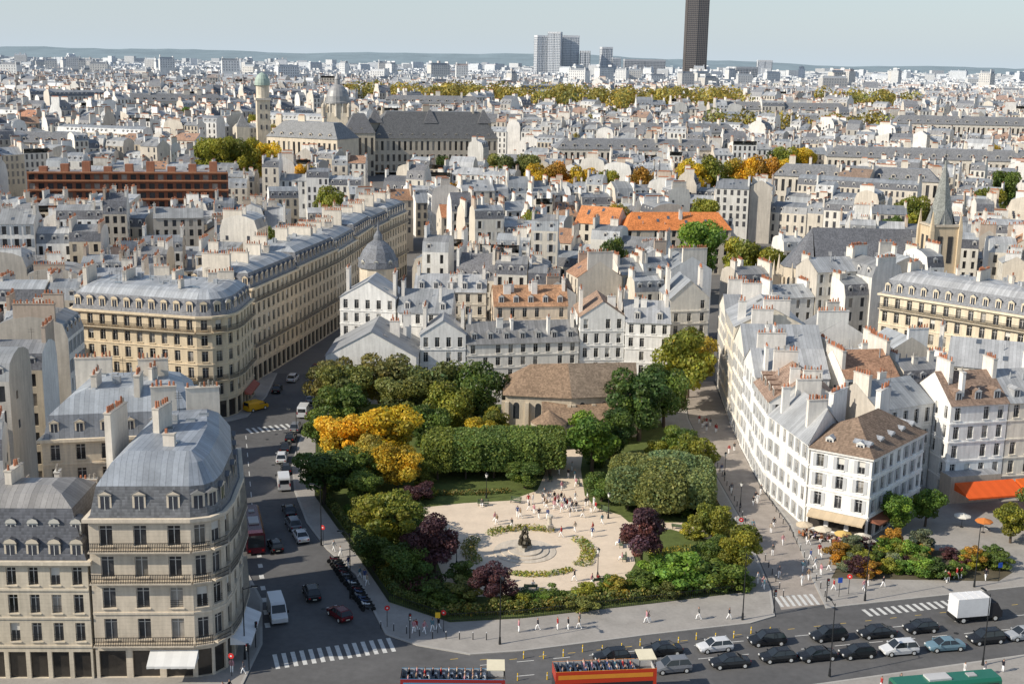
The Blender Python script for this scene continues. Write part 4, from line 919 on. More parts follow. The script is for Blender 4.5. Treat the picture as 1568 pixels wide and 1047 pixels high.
while k < 55:
    x, y = U(-33, 32), U(143, 212)
    if not inpoly(x, y, PARK) or any(inpoly(x + a, y + b, plaza) for a, b in ((0, 0), (2.2, 0), (-2.2, 0), (0, 2.2), (0, -2.2))) or (-17 < x < 8 and 190 < y < 203): continue
    if 18 < x < 30 and 160 < y < 175 and R() < .7: continue
    r = U(1.1, 2.2); tree(x, y, r, r * U(.9, 1.5), random.choice(['g', 'dg', 'yg', 'olive', 'bg', 'gold', 'g']), 'bush', 'shrub'); k += 1
sheet('planting_bed', [(43.5, 156), (48, 166), (68.5, 167), (69, 159), (66, 156)], .128, SOIL)
for i in range(48):
    x, y = U(45, 68), U(157, 166.2)
    if x < 48 and y > 162: continue
    r = U(1.1, 2.3); tree(x, y, r, r * U(1.1, 1.7), random.choice(['g', 'dg', 'yg', 'olive', 'purple', 'grey', 'grey', 'o', 'bg', 'yg']), 'bush', 'shrub')
for t in ((57, 172.5, 3.2, 6.5, 'bg'), (62.5, 176, 3, 6, 'bg'), (73, 170, 3, 6, 'yg'), (70, 144.5, 3.4, 11, 'yg'), (69.5, 150, 3, 8, 'g'), (78, 172, 4, 8, 'g')): tree(*t, kind='tall')
tree(-55.5, 117.5, 3, 9, 'yg', 'tall')
for x, y, r, h, c in FT: tree(x, y, r, h, c, 'round', 'tree', z=zt(y))
for x, y in CT: tree(x, y, U(4, 6), U(16, 22), random.choice(['g', 'yg', 'olive', 'gold', 'bg', 'yo']), 'round', 'tree', z=zt(y))
random.seed(21)
B = MB(); blobs = []
for i in range(300):
    x = U(-140, 330)
    if 190 < x < 250: continue
    y = U(1000, 1130); s = U(6, 10); blobs.append((x, y, zt(y) + U(14, 22), s, s, s * .8))
for i in range(34): blobs.append((U(125, 255), U(820, 845), zt(830) + U(12, 19), 7, 7, 6))
add_leaves(B, blobs, 32000, 1.15, colvar=.45); add_leaves(B, TB2, 9000, 1.5, colvar=.4)
B.done('park_tree_mass', org=(0, 0, 0), color=(.34, .29, .07))
def clipped(name, boxes, n, size, color, trunks, flat):
    B = MB(); add_leaves(B, boxes, n, size, shell=(.92, 1.07), colvar=.16, flat=flat)
    add_leaves(B, [(x, y, z, a * .86, b * .86, c * .86) for x, y, z, a, b, c in boxes], n // 4, size * 1.9, shell=(.9, 1.), colvar=.1, flat=flat)
    for (x, y, h) in trunks: tube(B, (x, y, .1), (x, y, h), .2, .15, 7, BARK)
    B.done(name, color=color)
bx = [(-11.8 + i * 4.6, 196 + i * .7, 4.4 + U(-.12, .12), 2.55, 4.9, 2.5 + U(-.1, .1)) for i in range(5)]
clipped('clipped_lime_tree_block', bx, 34000, .22, (.17, .22, .045), [(-11.8 + i * 4.6, 193.5 + j * 4.6 + i * .6, 4) for i in range(5) for j in range(2)], 7)
bx = [(18.3, 181, 4, 3.4, 3.6, 2.5), (23, 178.5, 4, 4.2, 4., 2.7), (28, 181, 3.8, 3.6, 4.2, 2.5), (19.8, 187, 4.3, 4, 4, 2.4), (25.5, 187.5, 4.4, 4.6, 4.6, 2.6), (30, 187.5, 4, 2.5, 4, 2.3), (23.5, 183, 4.6, 4.5, 4.5, 2.7)]
clipped('clipped_plane_tree_group', bx, 34000, .23, (.23, .265, .09), [(x[0], x[1], 4) for x in bx], 2.6)
def hedge(name, pts, w, h, dens, cols, size=.16, z=.13):
    B = MB()
    for (x0, y0), (x1, y1) in zip(pts[:-1], pts[1:]):
        L = math.hypot(x1 - x0, y1 - y0); n = max(1, int(L / .7))
        bl = [(x0 + (x1 - x0) * (i + .5) / n, y0 + (y1 - y0) * (i + .5) / n, z + h * .45, w * .55 * U(.8, 1.15), w * .55 * U(.8, 1.15), h * .55 * U(.8, 1.25)) for i in range(n)]
        add_leaves(B, bl, int(n * dens), size, colvar=.3)
    if len(cols) > 1:
        for i in range(len(B.c)):
            q = cols[int(R() * len(cols))]; B.c[i] = tuple(a * b for a, b in zip(B.c[i], q))
        B.done(name, color=(1, 1, 1))
    else: B.done(name, color=cols[0])
def arc(cx, cy, r, a0, a1, n=10, ry=1.): return [(cx + r * math.cos(a0 + (a1 - a0) * i / n), cy + r * ry * math.sin(a0 + (a1 - a0) * i / n)) for i in range(n + 1)]
FB = [(.34, .33, .05), (.15, .24, .05), (.3, .26, .06), (.24, .29, .07), (.5, .4, .1)]
hedge('flower_bed', arc(3, 163.5, 8.2, -.55, .55, ry=1.1), 2.2, .55, 80, FB)
hedge('flower_bed', arc(3, 163.5, 8.2, 1.15, 2.35, ry=1.05), 2., .6, 80, FB)
hedge('flower_bed', arc(3, 163.5, 8.4, -1.9, -.85, ry=1.0), 1.4, .5, 70, FB)
hedge('flower_bed', arc(3, 163.5, 8.6, 2.7, 3.7, ry=1.), 2.2, .9, 80, [(.1, .14, .04), (.2, .2, .05), (.3, .25, .08)])
HC = [(.11, .15, .035), (.18, .2, .05), (.26, .22, .06)]
hedge('hedge', [(-8, 142.2), (1.9, 143.6), (18.6, 148.4), (30.5, 152.2)], 1.5, 1.6, 100, HC)
hedge('hedge', [(-19.2, 161), (-14.3, 147.5), (-8.5, 142.5)], 1.3, 1.5, 90, HC[:2])
hedge('hedge', [(-33, 211), (-29.3, 184.5), (-19.6, 162)], 1.3, 1.6, 80, HC[:2])
hedge('hedge', [(31.4, 153), (32, 176), (31.6, 194), (31, 213)], 1.2, 1.3, 80, HC)
hedge('flower_bed', [(-13, 186), (-4, 187), (0, 188)], 1.6, .7, 70, [(.3, .22, .06), (.12, .16, .04)])
hedge('flower_bed', [(20, 163), (26, 165)], 2.4, .6, 90, [(.35, .3, .05), (.12, .16, .04)])
hedge('climbing_shrubs', [(-13, 149), (-9, 151)], 3, 2, 200, [(.08, .12, .03), (.12, .05, .05)])

# ------------------------------------------------------------------ street furniture
def fence(pts, z=.12):
    B = MB()
    for (x0, y0), (x1, y1) in zip(pts[:-1], pts[1:]):
        L = math.hypot(x1 - x0, y1 - y0); a = math.atan2(y1 - y0, x1 - x0); mx, my = (x0 + x1) / 2, (y0 + y1) / 2
        for zz in (.2, 1.05): obox(B, mx, my, z + zz, z + zz + .05, L, .05, a, IRON, (1, 1, 1))
        n = int(L / .3)
        for i in range(n): t = i / n; obox(B, x0 + (x1 - x0) * t, y0 + (y1 - y0) * t, z, z + 1.2, .035, .035, a, IRON, (1, 1, 1))
    B.done('iron_railing')
fence([PARK[13]] + PARK[:8]); fence(PARK[10:14])
def lamp_mesh(h):
    B = MB(); cone(B, 0, 0, 0, .9, .16, .12, 10, IRON, (1, 1, 1)); tube(B, (0, 0, .9), (0, 0, h), .08, .05, 8, IRON)
    tube(B, (0, 0, h - .1), (1.1, 0, h + .25), .045, .04, 6, IRON); obox(B, 1.3, 0, h + .16, h + .3, .8, .28, 0, IRON, (1, 1, 1)); obox(B, 1.3, 0, h + .1, h + .155, .6, .2, 0, LAMPG, (1, 1, 1))
    cone(B, 0, 0, h, h + .25, .08, .02, 8, IRON, (1, 1, 1)); return B.mesh('street_lamp')
LM = lamp_mesh(8.6)
for x, y, a in ((-.8, 134.9, -1.4), (29.2, 142.7, -1.3), (46.1, 149, -1.3), (-20, 147, 2.8), (-26.4, 164.5, 2.8), (-36.5, 203, 3.), (62, 154, -1.3), (36.5, 128.5, 1.8), (-29.8, 130, .2), (55, 131.8, 1.8)): place(LM, 'street_lamp', (x, y, .12), a)
B = MB(); cone(B, 0, 0, 0, .7, .18, .1, 8, IRON, (1, 1, 1)); tube(B, (0, 0, .7), (0, 0, 3.4), .06, .04, 8, IRON); cone(B, 0, 0, 3.4, 3.9, .12, .24, 4, LAMPG, (1, 1, 1)); cone(B, 0, 0, 3.9, 4.2, .28, .03, 4, IRON, (1, 1, 1)); GL = B.mesh('garden_lamp')
for x, y in ((-3.6, 185), (12, 155), (-7, 158), (15, 177), (36, 183), (36, 198), (9, 200)): place(GL, 'garden_lamp', (x, y, .13))
B = MB(); tube(B, (0, 0, 0), (0, 0, 3.2), .06, .06, 8, IRON); obox(B, 0, -.12, 2.3, 3.2, .3, .22, 0, IRON, (1, 1, 1))
for k, (zz, m) in enumerate(((2.95, REDL), (2.7, LAMPG), (2.42, LAMPG))): obox(B, 0, -.245, zz, zz + .18, .18, .03, 0, m, (1, 1, 1))
TL = B.mesh('traffic_light')
for x, y, a in ((-11.5, 136, .3), (-28.8, 127.5, -1), (33.5, 144.8, .3), (41, 148.5, .3), (-29.2, 133, 1.5)): place(TL, 'traffic_light', (x, y, .12), a)
def sign_mesh(cc, sq=False):
    B = MB(); tube(B, (0, 0, 0), (0, 0, 2.6), .04, .04, 6, IRON)
    if sq: obox(B, 0, -.07, 2., 2.7, .6, .04, 0, TRIM, cc)
    else:
        pts = [(.34 * math.cos(t), -.07, 2.45 + .34 * math.sin(t)) for t in [math.pi * i / 6 for i in range(12)]]
        B.face(pts, TRIM, cc); B.face([(x * .35, -.09, z if abs(z - 2.45) < .08 else 2.45 + (z - 2.45) * .3) for x, _, z in pts], TRIM, (.75, .75, .75)); B.face([(x, y + .04, z) for x, y, z in reversed(pts)], TRIM, (.3, .3, .3))
    return B.mesh('traffic_sign')
S1, S2, S3 = sign_mesh((.6, .03, .03)), sign_mesh((.7, .45, .03), True), sign_mesh((.03, .1, .5), True)
for x, y, s in ((-14.5, 139, S1), (-8.3, 137.5, S2), (-7.6, 138, S1), (44.5, 151, S1), (43, 150, S3), (-30.4, 126, S1), (-26.2, 165, S1), (33.9, 171, S1), (66, 156, S3)): place(s, 'traffic_sign', (x, y, .12), U(-.4, .4))
B = MB(); cone(B, 0, 0, 0, .85, .07, .06, 8, TRIM, (.75, .5, .03)); cone(B, 0, 0, .85, .93, .07, .02, 8, TRIM, (.75, .5, .03)); cone(B, 0, 0, .5, .62, .08, .08, 8, TRIM, (.7, .7, .7)); YB = B.mesh('yellow_bollard')
for i in range(14): x = 2 + i * 2.3; place(YB, 'yellow_bollard', (x, 131.1 + x * .27 - (.6 if i % 3 else 0), .01))
for i in range(6): place(YB, 'yellow_bollard', (-2 + i * 3.3, 126 + i * .35, .01))
B = MB(); cone(B, 0, 0, 0, .9, .06, .05, 8, IRON, (1, 1, 1)); cone(B, 0, 0, .9, 1.02, .08, .03, 8, TRIM, (.6, .6, .6)); BB = B.mesh('bollard')
for i in range(26): place(BB, 'bollard', (35.8 - .2 * (i > 8), 150 + i * 2.4, .01))
for i in range(16): place(BB, 'bollard', (41.2 + .05 * i * (i < 10), 150 + i * 2.6 , .12))
for i in range(9): place(BB, 'bollard', (-15.2 + i * 1.6, 138.5 - i * .62 + (0 if i < 5 else (i - 4) * .6), .12))
def bench_mesh():
    B = MB()
    for k in range(4): obox(B, 0, -.2 + k * .13, .42, .46, 1.8, .1, 0, TRIM, (.1, .14, .08))
    for k in range(3): obox(B, 0, .3 + k * .04, .55 + k * .14, .65 + k * .14, 1.8, .04, 0, TRIM, (.1, .14, .08))
    for s in (-.75, .75): obox(B, s, -.18, 0, .42, .06, .06, 0, IRON, (1, 1, 1)); obox(B, s, .28, 0, .95, .06, .06, 0, IRON, (1, 1, 1)); obox(B, s, .05, .36, .42, .06, .5, 0, IRON, (1, 1, 1))
    return B.mesh('park_bench')
BM = bench_mesh()
for x, y, a in ((-8.6, 165, 1.6), (-8.8, 169, 1.5), (-4, 181.5, 0), (1, 183, -.3), (16, 161, -1.6), (16, 166, -1.6), (12, 153, -2.8), (3, 150.5, 3.14), (22, 172.9, 3.), (25, 173, 2.8), (28, 152, 0), (-2, 149.5, 3.), (14.5, 179.5, -.8), (11, 192, -1.5), (6.8, 194, 1.5)): place(BM, 'park_bench', (x, y, .135), a)
B = MB()
for r, z0, z1 in ((4.4, .13, .2), (3.4, .2, .32), (2.4, .32, .5)): cone(B, 2.3, 163.5, z0, z1, r, r, 40, WALL, (.58, .51, .42))
cone(B, 2.3, 163.5, .5, 1.0, 1.3, 1.2, 3, WALL, (.36, .34, .3), rot=.5)
random.seed(4)
for k in range(3):
    a = k * 2.094 + .5; prev = (2.3 + .6 * math.cos(a), 163.5 + .6 * math.sin(a), 1.)
    for j in range(8):
        t = j / 8; b = a + t * 1.5; r = .6 * (1 - t * .75) + .12 * math.sin(j * 2.3 + k); q = (2.3 + r * math.cos(b), 163.5 + r * math.sin(b), 1. + (j + 1) * .33)
        tube(B, prev, q, .4 - .035 * j, .44 - .045 * (j + 1) + .06 * (j % 2), 8, BRONZE); prev = q
lathe(B, 2.3, 163.5, [(.25, 3.3), (.32, 3.6), (.2, 3.85), (.02, 4.)], 8, BRONZE, (1, 1, 1))
B.done('bronze_fountain_sculpture', smooth=False)
B = MB(); obox(B, 6., 171.6, .13, 1.1, .9, .9, .3, WALL, (.5, .45, .38)); cone(B, 6., 171.6, 1.1, 2.2, .35, .28, 10, WALL, (.55, .5, .42)); cone(B, 6., 171.6, 2.2, 2.5, .5, .45, 10, WALL, (.55, .5, .42)); B.done('stone_column_fragment')
def umb_mesh():
    B = MB(); tube(B, (0, 0, 0), (0, 0, 2.5), .035, .035, 6, IRON); cone(B, 0, 0, 0, .1, .35, .3, 10, IRON, (1, 1, 1))
    for i in range(8):
        a0, a1 = i * math.pi / 4, (i + 1) * math.pi / 4
        B.face([(1.5 * math.cos(a0), 1.5 * math.sin(a0), 2.15), (1.5 * math.cos(a1), 1.5 * math.sin(a1), 2.15), (0, 0, 2.7)], CLOTH, (1, 1, 1))
        B.face([(1.5 * math.cos(a0), 1.5 * math.sin(a0), 1.98), (1.5 * math.cos(a1), 1.5 * math.sin(a1), 1.98), (1.5 * math.cos(a1), 1.5 * math.sin(a1), 2.15), (1.5 * math.cos(a0), 1.5 * math.sin(a0), 2.15)], CLOTH, (1, 1, 1))
    return B.mesh('parasol')
UM = umb_mesh()
for x, y, c in ((43.2, 171.2, (.6, .5, .36)), (45.5, 169.5, (.66, .58, .45)), (48, 167.8, (.6, .42, .14)), (50.6, 167, (.64, .58, .48)), (68, 176, (.7, .67, .6)), (70.5, 174, (.6, .2, .05)), (76, 175, (.7, .67, .6))): place(UM, 'parasol', (x, y, .12), U(0, 1), .85, c)
def table_mesh():
    B = MB(); cone(B, 0, 0, .7, .74, .35, .35, 10, TRIM, (.5, .45, .4)); tube(B, (0, 0, 0), (0, 0, .7), .04, .04, 6, IRON)
    for s in (-1, 1):
        obox(B, s * .65, 0, .42, .47, .4, .4, 0, TRIM, (.35, .12, .05)); obox(B, s * .84, 0, .47, .9, .04, .4, 0, TRIM, (.35, .12, .05))
        for a, b in ((-.15, -.15), (.15, -.15), (.15, .15), (-.15, .15)): obox(B, s * .65 + a, b, 0, .42, .04, .04, 0, IRON, (1, 1, 1))
    return B.mesh('cafe_table')
TB = table_mesh()
for i in range(18): place(TB, 'cafe_table', (43 + i * .55 + U(-.3, .3), 171.8 - i * .3 + U(-1.2, .2), .12), U(0, 3))
awning((69.5, 184.5), (79.5, 187), 4.2, 4, 1.2, (.7, .11, .02), 'orange_awning'); awning((80, 187), (90, 190), 4.2, 4, 1.2, (.7, .13, .02), 'orange_awning')
awning((44.8, 174.6), (51.8, 170.1), 3.3, 1.6, .6, (.55, .44, .3)); awning((52.4, 170.4), (58, 177), 3.3, 1.6, .6, (.25, .1, .06))
B = MB(); obox(B, 73.5, 188.6, 0, 4.6, 9, 3, .24, PLASTER, (.5, .42, .34), ZINC, (.35, .36, .38)); B.done('restaurant_front')

# ------------------------------------------------------------------ vehicles
def wheel(B, x, y, r=.33, w=.22):
    n = 14; s = 1 if y > 0 else -1
    for (rr, yy0, yy1, m) in ((r, y - s * w, y, RUBBER), (r * .6, y, y + s * .012, LAMPG)):
        a = [(x + rr * math.cos(2 * math.pi * i / n), yy0, r + rr * math.sin(2 * math.pi * i / n)) for i in range(n)]; b = [(p[0], yy1, p[2]) for p in a]
        B.idx(a + b, [(i, (i + 1) % n, n + (i + 1) % n, n + i)[::-s] for i in range(n)] + [tuple(range(n, 2 * n))[::-s], tuple(range(n))[::s]], m, (.4, .4, .4))
def car_mesh(L=4.2, W=.88, belt=.92, roof=1.46, sedan=False):
    B = MB(); h = L / 2
    st = [(-h, .74, .4, .78), (-h + .12, .84, .3, belt - .06), (-h + .7, .88, .26, belt), (0, .88, .24, belt), (h - 1.25, .88, .24, belt - .02), (h - .5, .86, .26, .78), (h - .1, .8, .3, .68), (h, .7, .38, .6)]
    rings = []
    for x, w, zb, zt_ in st:
        w = w * W / .88; zm = zb + (zt_ - zb) * .55
        rings.append([(x, -w * .94, zb), (x, -w, zm), (x, -w * .92, zt_ - .02), (x, -w * .6, zt_ + .03), (x, w * .6, zt_ + .03), (x, w * .92, zt_ - .02), (x, w, zm), (x, w * .94, zb)])
    for a, b in zip(rings[:-1], rings[1:]):
        for i in range(7): B.face([a[i], a[i + 1], b[i + 1], b[i]][::-1], PAINT)
        B.face([a[0], a[7], b[7], b[0]], RUBBER)
    B.face(rings[0][::-1], PAINT); B.face(rings[-1], PAINT)
    xr0, xf0 = -h + (.75 if sedan else .12), h - 1.1; xr1, xf1 = xr0 + (.65 if sedan else .4), xf0 - .75; wb, wt = W * .88, W * .7; zb = belt + .02
    bt = [(xr0, -wb, zb), (xf0, -wb, zb - .04), (xf0, wb, zb - .04), (xr0, wb, zb)]; tp = [(xr1, -wt, roof - .06), (xf1, -wt, roof - .06), (xf1, wt, roof - .06), (xr1, wt, roof - .06)]
    for i in range(4): j = (i + 1) % 4; B.face([bt[i], bt[j], tp[j], tp[i]], CARGLASS)
    t2 = [(xr1 + .25, -wt * .8, roof), (xf1 - .25, -wt * .8, roof), (xf1 - .25, wt * .8, roof), (xr1 + .25, wt * .8, roof)]
    for i in range(4): j = (i + 1) % 4; B.face([tp[i], tp[j], t2[j], t2[i]], PAINT)
    B.face(t2, PAINT)
    for s in (-1, 1):
        for (xa, xb) in ((xr0, xr1), (xf0, xf1), ((xr0 + xf0) / 2 - .1, (xr1 + xf1) / 2)): tube(B, (xa, s * wb, zb - .02), (xb, s * wt, roof - .05), .04, .04, 4, PAINT)
        obox(B, xf0 - .1, s * (W + .06), belt - .02, belt + .13, .12, .18, 0, PAINT, (1, 1, 1))
        for x in (-h + .78, h - .82): wheel(B, x, s * (W + .01))
        obox(B, h - .04, s * W * .62, .56, .7, .1, .3, 0, LAMPG, (1, 1, 1)); obox(B, -h + .04, s * W * .68, .62, .8, .1, .24, 0, REDL, (1, 1, 1))
    obox(B, h, 0, .3, .45, .06, .8, 0, RUBBER, (1, 1, 1)); obox(B, -h - .01, 0, .45, .57, .04, .5, 0, TRIM, (.6, .6, .5))
    return B.mesh('car_body')
CARS = [car_mesh(), car_mesh(4.6, .9, .92, 1.43, True), car_mesh(4.45, .93, 1.02, 1.66)]
CC = {'k': (.018, .02, .024), 'w': (.7, .71, .72), 'g': (.2, .21, .23), 'b': (.04, .07, .15), 's': (.4, .42, .44), 'r': (.12, .01, .015), 't': (.16, .26, .32), 'y': (.75, .42, .02)}
QA = .21
for i, (x, y, c) in enumerate(((12.1, 131.6, 'k'), (18.2, 133.4, 'k'), (18.8, 129.3, 'g'), (24.5, 134.6, 'w'), (25.6, 130.7, 'k'), (31, 136.5, 'k'), (31.4, 132.3, 'k'), (36.1, 132.8, 'k'), (38.7, 138, 'k'), (41., 133.6, 'k'), (44.8, 139, 'k'), (46.2, 134.7, 'w'), (50.6, 140.6, 'k'), (52, 135.9, 't'), (57.6, 138, 'k'), (62.5, 139.2, 's'))):
    place(CARS[i % 3], 'car', (x, y, .012), QA + (math.pi if i % 7 != 9 else 0) + U(-.04, .04), 1, CC[c])
SA = [(-20.6, 141.5, 2.2, 'r'), (-25, 147.5, 1.9, 'k'), (-29.7, 166.8, 1.95, 'w'), (-32.6, 163, 1.95, 'k'), (-31.6, 171.5, 1.95, 'g'), (-33.1, 176.8, 1.9, 'k'), (-37.2, 196.5, 1.8, 'k'), (-38.9, 202, 1.7, 'w'), (-39.4, 208, 1.65, 'k'), (-39.5, 214, 1.6, 'k'), (-39.6, 220, 1.57, 'g'), (-48.2, 247, 1.6, 'k'), (-40, 240, 1.57, 's'), (-46.5, 256, 1.5, 'w'), (-40.5, 250, 1.5, 'k'), (-43, 266, 1.5, 'r')]
for i, (x, y, a, c) in enumerate(SA): place(CARS[(i * 2) % 3], 'parked_car', (x, y, .01), a, 1, CC[c])
def van_mesh(L=5.4, W=.98, H=2.3):
    B = MB(); h = L / 2
    prof = [(-h, .35), (-h, H * .9), (-h + .12, H), (h - 1.75, H), (h - 1.35, H - .15), (h - .75, 1.25), (h - .1, 1.02), (h, .85), (h, .35)]
    wz = lambda z: W * (1 - .12 * max(0, (z - 1.1) / 1.3))
    lf = [(x, -wz(z), z) for x, z in prof]; rt = [(x, wz(z), z) for x, z in prof]
    B.face(lf, PAINT); B.face(rt[::-1], PAINT)
    for i in range(len(prof) - 1):
        B.face([lf[i], rt[i], rt[i + 1], lf[i + 1]][::-1], PAINT)
    d = .02; B.face([(h - 1.3 + d, -W * .8, H - .18 + d), (h - .78 + d, -W * .86, 1.3 + d), (h - .78 + d, W * .86, 1.3 + d), (h - 1.3 + d, W * .8, H - .18 + d)], CARGLASS)
    for s in (-1, 1):
        B.face([(h - 2.2, s * (wz(1.3) + .015), 1.3), (h - .95, s * (wz(1.3) + .015), 1.3), (h - 1.4, s * (wz(2) + .015), H - .35), (h - 2.2, s * (wz(2) + .015), H - .35)][::s], CARGLASS)
        for x in (-h + .95, h - .85): wheel(B, x, s * (W + .01), .36)
        obox(B, h + .01, s * W * .7, .72, .92, .06, .3, 0, LAMPG, (1, 1, 1)); obox(B, -h - .01, s * W * .88, .9, 1.4, .05, .14, 0, REDL, (1, 1, 1)); obox(B, h - .9, s * (W + .14), 1.2, 1.5, .12, .2, 0, RUBBER, (1, 1, 1))
    B.face([(-h - .012, -W * .75, 1.3), (-h - .012, W * .75, 1.3), (-h - .012, W * .7, 1.95), (-h - .012, -W * .7, 1.95)][::-1], CARGLASS)
    return B.mesh('van_body')
VM = van_mesh(); place(VM, 'white_van', (-28.3, 141.5, .01), -1.25, 1, CC['w']); place(VM, 'parked_van', (-36.2, 189, .01), 1.8, 1, CC['w']); place(VM, 'white_van', (-39.8, 230, .01), 1.57, 1, CC['w'])
place(van_mesh(4.8, .95, 1.95), 'yellow_taxi_van', (-49.7, 233, .01), .9, 1, CC['y'])
def coach(name, x, y, a, c, L=11.5, H=3.3):
    B = MB(); h = L / 2; W = 1.25
    sec = [(-W, .35), (-W, H - .3), (-W + .3, H), (W - .3, H), (W, H - .3), (W, .35)]
    for i in range(5): (y0, z0), (y1, z1) = sec[i], sec[i + 1]; B.face([(-h, y0, z0), (h, y0, z0), (h, y1, z1), (-h, y1, z1)][::-1], PAINT)
    B.face([(-h, p[0], p[1]) for p in sec][::-1], PAINT); B.face([(h, p[0], p[1]) for p in sec], PAINT)
    for s in (-1, 1):
        n = 7
        for i in range(n): x0 = -h + .3 + i * (L - .6) / n; B.face([(x0 + .05, s * (W + .015), 1.5), (x0 + (L - .6) / n - .05, s * (W + .015), 1.5), (x0 + (L - .6) / n - .05, s * (W + .015), H - .5), (x0 + .05, s * (W + .015), H - .5)][::-s], CARGLASS)
        for q in (-h + 2.6, h - 2.2): wheel(B, q, s * (W + .01), .48, .3)
        obox(B, s * (h + .01), .9, .6, .85, .05, .3, 0, LAMPG if s > 0 else REDL, (1, 1, 1)); obox(B, s * (h + .01), -.9, .6, .85, .05, .3, 0, LAMPG if s > 0 else REDL, (1, 1, 1))
        B.face([(s * (h + .015), -W + .12, 1.2), (s * (h + .015), W - .12, 1.2), (s * (h + .015), W - .2, H - .4), (s * (h + .015), -W + .2, H - .4)][::s], CARGLASS)
    obox(B, -1, 0, H, H + .22, 2.6, 1.4, 0, TRIM, (.5, .5, .5)); obox(B, 3, 0, H, H + .12, 1, .8, 0, TRIM, (.4, .4, .4))
    o = B.done(name, org=(0, 0, 0), color=c); o.location = (x, y, .01); o.rotation_euler = (0, 0, a)
coach('tour_coach', -36.3, 166, 1.85, (.08, .015, .025)); coach('city_bus', 47.5, 123, .2, (.02, .16, .1), 12, 3.1)
B = MB(); obox(B, -1, 0, .9, 3.3, 4.4, 2.2, 0, TRIM, (.76, .76, .76)); obox(B, -.6, 0, .5, .9, 5.6, 1.9, 0, RUBBER, (1, 1, 1))
cab = [(1.35, .5), (1.35, 2.5), (2.3, 2.5), (2.85, 1.6), (3.1, 1.4), (3.1, .5)]
B.face([(x, -1, z) for x, z in cab][::-1], TRIM, (.03, .03, .035)); B.face([(x, 1, z) for x, z in cab], TRIM, (.03, .03, .035))
for (a, b) in zip(cab[:-1], cab[1:]): B.face([(a[0], -1, a[1]), (b[0], -1, b[1]), (b[0], 1, b[1]), (a[0], 1, a[1])], TRIM, (.03, .03, .035))
B.face([(2.34, -.9, 2.45), (2.87, -.9, 1.62), (2.87, .9, 1.62), (2.34, .9, 2.45)], CARGLASS)
for s in (-1, 1):
    for q in (-2.2, 2.2): wheel(B, q, s * 1.02, .42, .28)
for k in range(5): obox(B, -3 + k, 0, 3.3, 3.33, .05, 2.2, 0, TRIM, (.6, .6, .6))
o = B.done('box_truck', org=(0, 0, 0)); o.location = (58.6, 144.3, .01); o.rotation_euler = (0, 0, QA)
def moto():
    B = MB()
    for x in (-.65, .65):
        n = 12; a = [(x + .3 * math.cos(2 * math.pi * i / n), -.06, .3 + .3 * math.sin(2 * math.pi * i / n)) for i in range(n)]; b = [(p[0], .06, p[2]) for p in a]
        B.idx(a + b, [(i, (i + 1) % n, n + (i + 1) % n, n + i) for i in range(n)] + [tuple(range(n)), tuple(range(n, 2 * n))[::-1]], RUBBER)
    tube(B, (-.5, 0, .55), (.35, 0, .62), .17, .15, 8, PAINT); tube(B, (-.8, 0, .78), (-.05, 0, .76), .12, .14, 8, RUBBER); tube(B, (.65, 0, .3), (.42, 0, 1.), .05, .05, 6, IRON); tube(B, (.42, -.32, 1.02), (.42, .32, 1.02), .03, .03, 5, IRON)
    tube(B, (.35, 0, .62), (.5, 0, .95), .14, .1, 7, PAINT); tube(B, (-.1, 0, .35), (.3, 0, .4), .15, .12, 7, RUBBER); return B.mesh('motorbike')
MM = moto(); random.seed(9)
for i in range(18): t = i / 17; place(MM, 'motorbike', (-17.3 - t * 6.4 + U(-.1, .1), 143.5 + t * 15 + U(-.2, .2), .012), .25 + U(-.15, .15) + math.pi, 1, random.choice([CC['k'], CC['r'], CC['w'], CC['b'], CC['g']]))
